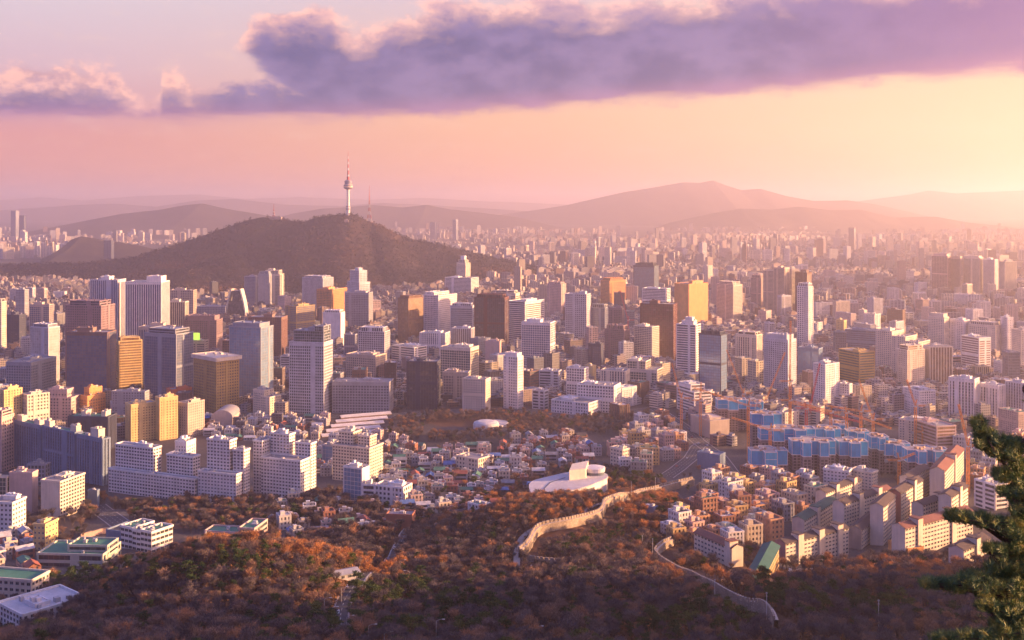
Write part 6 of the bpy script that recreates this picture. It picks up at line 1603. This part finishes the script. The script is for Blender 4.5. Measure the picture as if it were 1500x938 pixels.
# ------------------------------------------------------------------ drop what the view cannot show, then word the labels
bpy.context.view_layer.update(); dg = bpy.context.evaluated_depsgraph_get()
for o in (und, bpy.data.objects['mountain_woods'], bpy.data.objects['bare_woods'], bpy.data.objects['pine_woods']): o.hide_viewport = True
bpy.context.view_layer.update(); dg = bpy.context.evaluated_depsgraph_get()
cp = Vector((0, 0, CAMZ))
def family(r): return [r]+list(r.children_recursive)
def visible(q):
    r = q['r']; W_ = q['p']['W']*.5 if 'p' in q else (2.0 if q['kind'] == 'car' else 3.0)
    for fx in (0, -.7, .7):
        for fz in (.97, .6, .25):
            T_ = Vector((q['X']+fx*W_, q['Y']-W_*.4, q['z']+q['H']*fz)); d = T_-cp; L = d.length; d.normalize()
            if not -.465 < T_.x/T_.y < .465 or (HOR+(CAMZ-T_.z)/T_.y*FPX) > 937: continue
            hit_, loc, _, _, ob, _ = scene.ray_cast(dg, cp+d*20, d, distance=L)
            if not hit_: return True
            top = ob
            while top.parent: top = top.parent
            if top == r or (loc-T_).length < 2.5: return True
    return False
def remove(r):
    for o in family(r)[::-1]: bpy.data.objects.remove(o, do_unlink=True)
protos_roots = {id(p['root']) for p in villas+houses+offices+slabs}|{id(a[0]) for a in BARE+PINE}|{id(CARP)}
keep = []; gone = []
for q in FILL+TREES+CARS:
    if visible(q) or (q['kind'] in ('bare tree', 'pine tree') and q['r'] in [a[0] for a in BARE+PINE]): keep.append(q)
    else: gone.append(q)
print('HIDDEN', len(gone), 'KEPT', len(keep))
dead = [o for q in gone for o in family(q['r'])]; bpy.data.batch_remove(dead)
for p in villas+houses+offices+slabs:
    try:
        if p['root'].location.z < -400: remove(p['root'])
    except ReferenceError: pass
for o in (und, bpy.data.objects['mountain_woods'], bpy.data.objects['bare_woods'], bpy.data.objects['pine_woods']): o.hide_viewport = False
ORD = ['nearest','second','third','fourth','fifth','sixth','seventh','eighth','ninth','tenth','eleventh','twelfth','thirteenth','fourteenth','fifteenth','sixteenth']
def ordn(k):
    if k == 0: return 'nearest'
    if k < len(ORD): return ORD[k]+' nearest'
    return '%dth nearest' % (k+1) if (k+1) % 10 not in (1, 2, 3) or 10 < (k+1) % 100 < 14 else '%d%s nearest' % (k+1, {1: 'st', 2: 'nd', 3: 'rd'}[(k+1) % 10])
SPOTS = [l for l in LMARK if l[2].startswith('the ') and len(l[2].split()) <= 5]+[(330,820,'the screen fence'),(560,840,'the valley road'),(840,775,'the sunlit fortress wall'),(1060,880,'the lower fortress wall'),(1430,860,'the big pine')]
GR = {}
for q in keep:
    sp = min(SPOTS, key=lambda s: math.hypot(s[0]-q['px'], (s[1]-(q['py']-5))*1.6)); dx, dy = q['px']-sp[0], q['py']-5-sp[1]
    rel = ('right of' if dx > 0 else 'left of') if abs(dx) > abs(dy)*1.3 else ('below' if dy > 0 else 'above')
    k = q['kind']
    if k == 'bare tree': desc = ('tall bare tree' if q['big'] > 1.08 else 'small bare tree' if q['big'] < .85 else 'bare tree')
    elif k == 'pine tree': desc = 'tall dark pine' if q['big'] > 1.0 else 'low dark pine'
    elif k == 'car': desc = q['w']+' car'
    elif k == 'house': desc = '%s house, %s %s roof' % (q['w'], q['rf'], 'pitched' if q['p']['gable'] else 'flat')
    elif k == 'villa': desc = '%s villa, %s flat roof' % (q['w'], q['rf'])
    elif k == 'office block': desc = '%s %s office block' % ('low' if q['H'] < 20 else 'mid height' if q['H'] < 32 else 'tall', q['w'])
    else: desc = '%s slab of hazy flats' % q['w']
    q['d'] = math.hypot(dx, dy); GR.setdefault((desc, rel, sp[2]), []).append(q)
for (desc, rel, spn), qs in GR.items():
    qs.sort(key=lambda q: q['d'])
    for k, q in enumerate(qs): q['r']['label'] = ('%s %s %s' % (desc, rel, spn)) if len(qs) == 1 else ('%s, %s %s %s' % (desc, ordn(k), rel, spn))

# ------------------------------------------------------------------ haze: one closed box of thin air round everything
hz = MB(); hz.box(0, 20000, -30, 60000, 62000, 650)
hm = bpy.data.materials.new('haze'); hm.use_nodes = True; hm.node_tree.nodes.clear(); h = NT(hm.node_tree)
pv = h.new('ShaderNodeVolumePrincipled'); pv.inputs['Color'].default_value = (1.0, 0.90, 0.92, 1); pv.inputs['Density'].default_value = 0.00009
pv.inputs['Anisotropy'].default_value = 0.68
ho = h.new('ShaderNodeOutputMaterial'); h.l.new(pv.outputs[0], ho.inputs['Volume'])
tag(hz.build('haze', hm), kind='stuff')
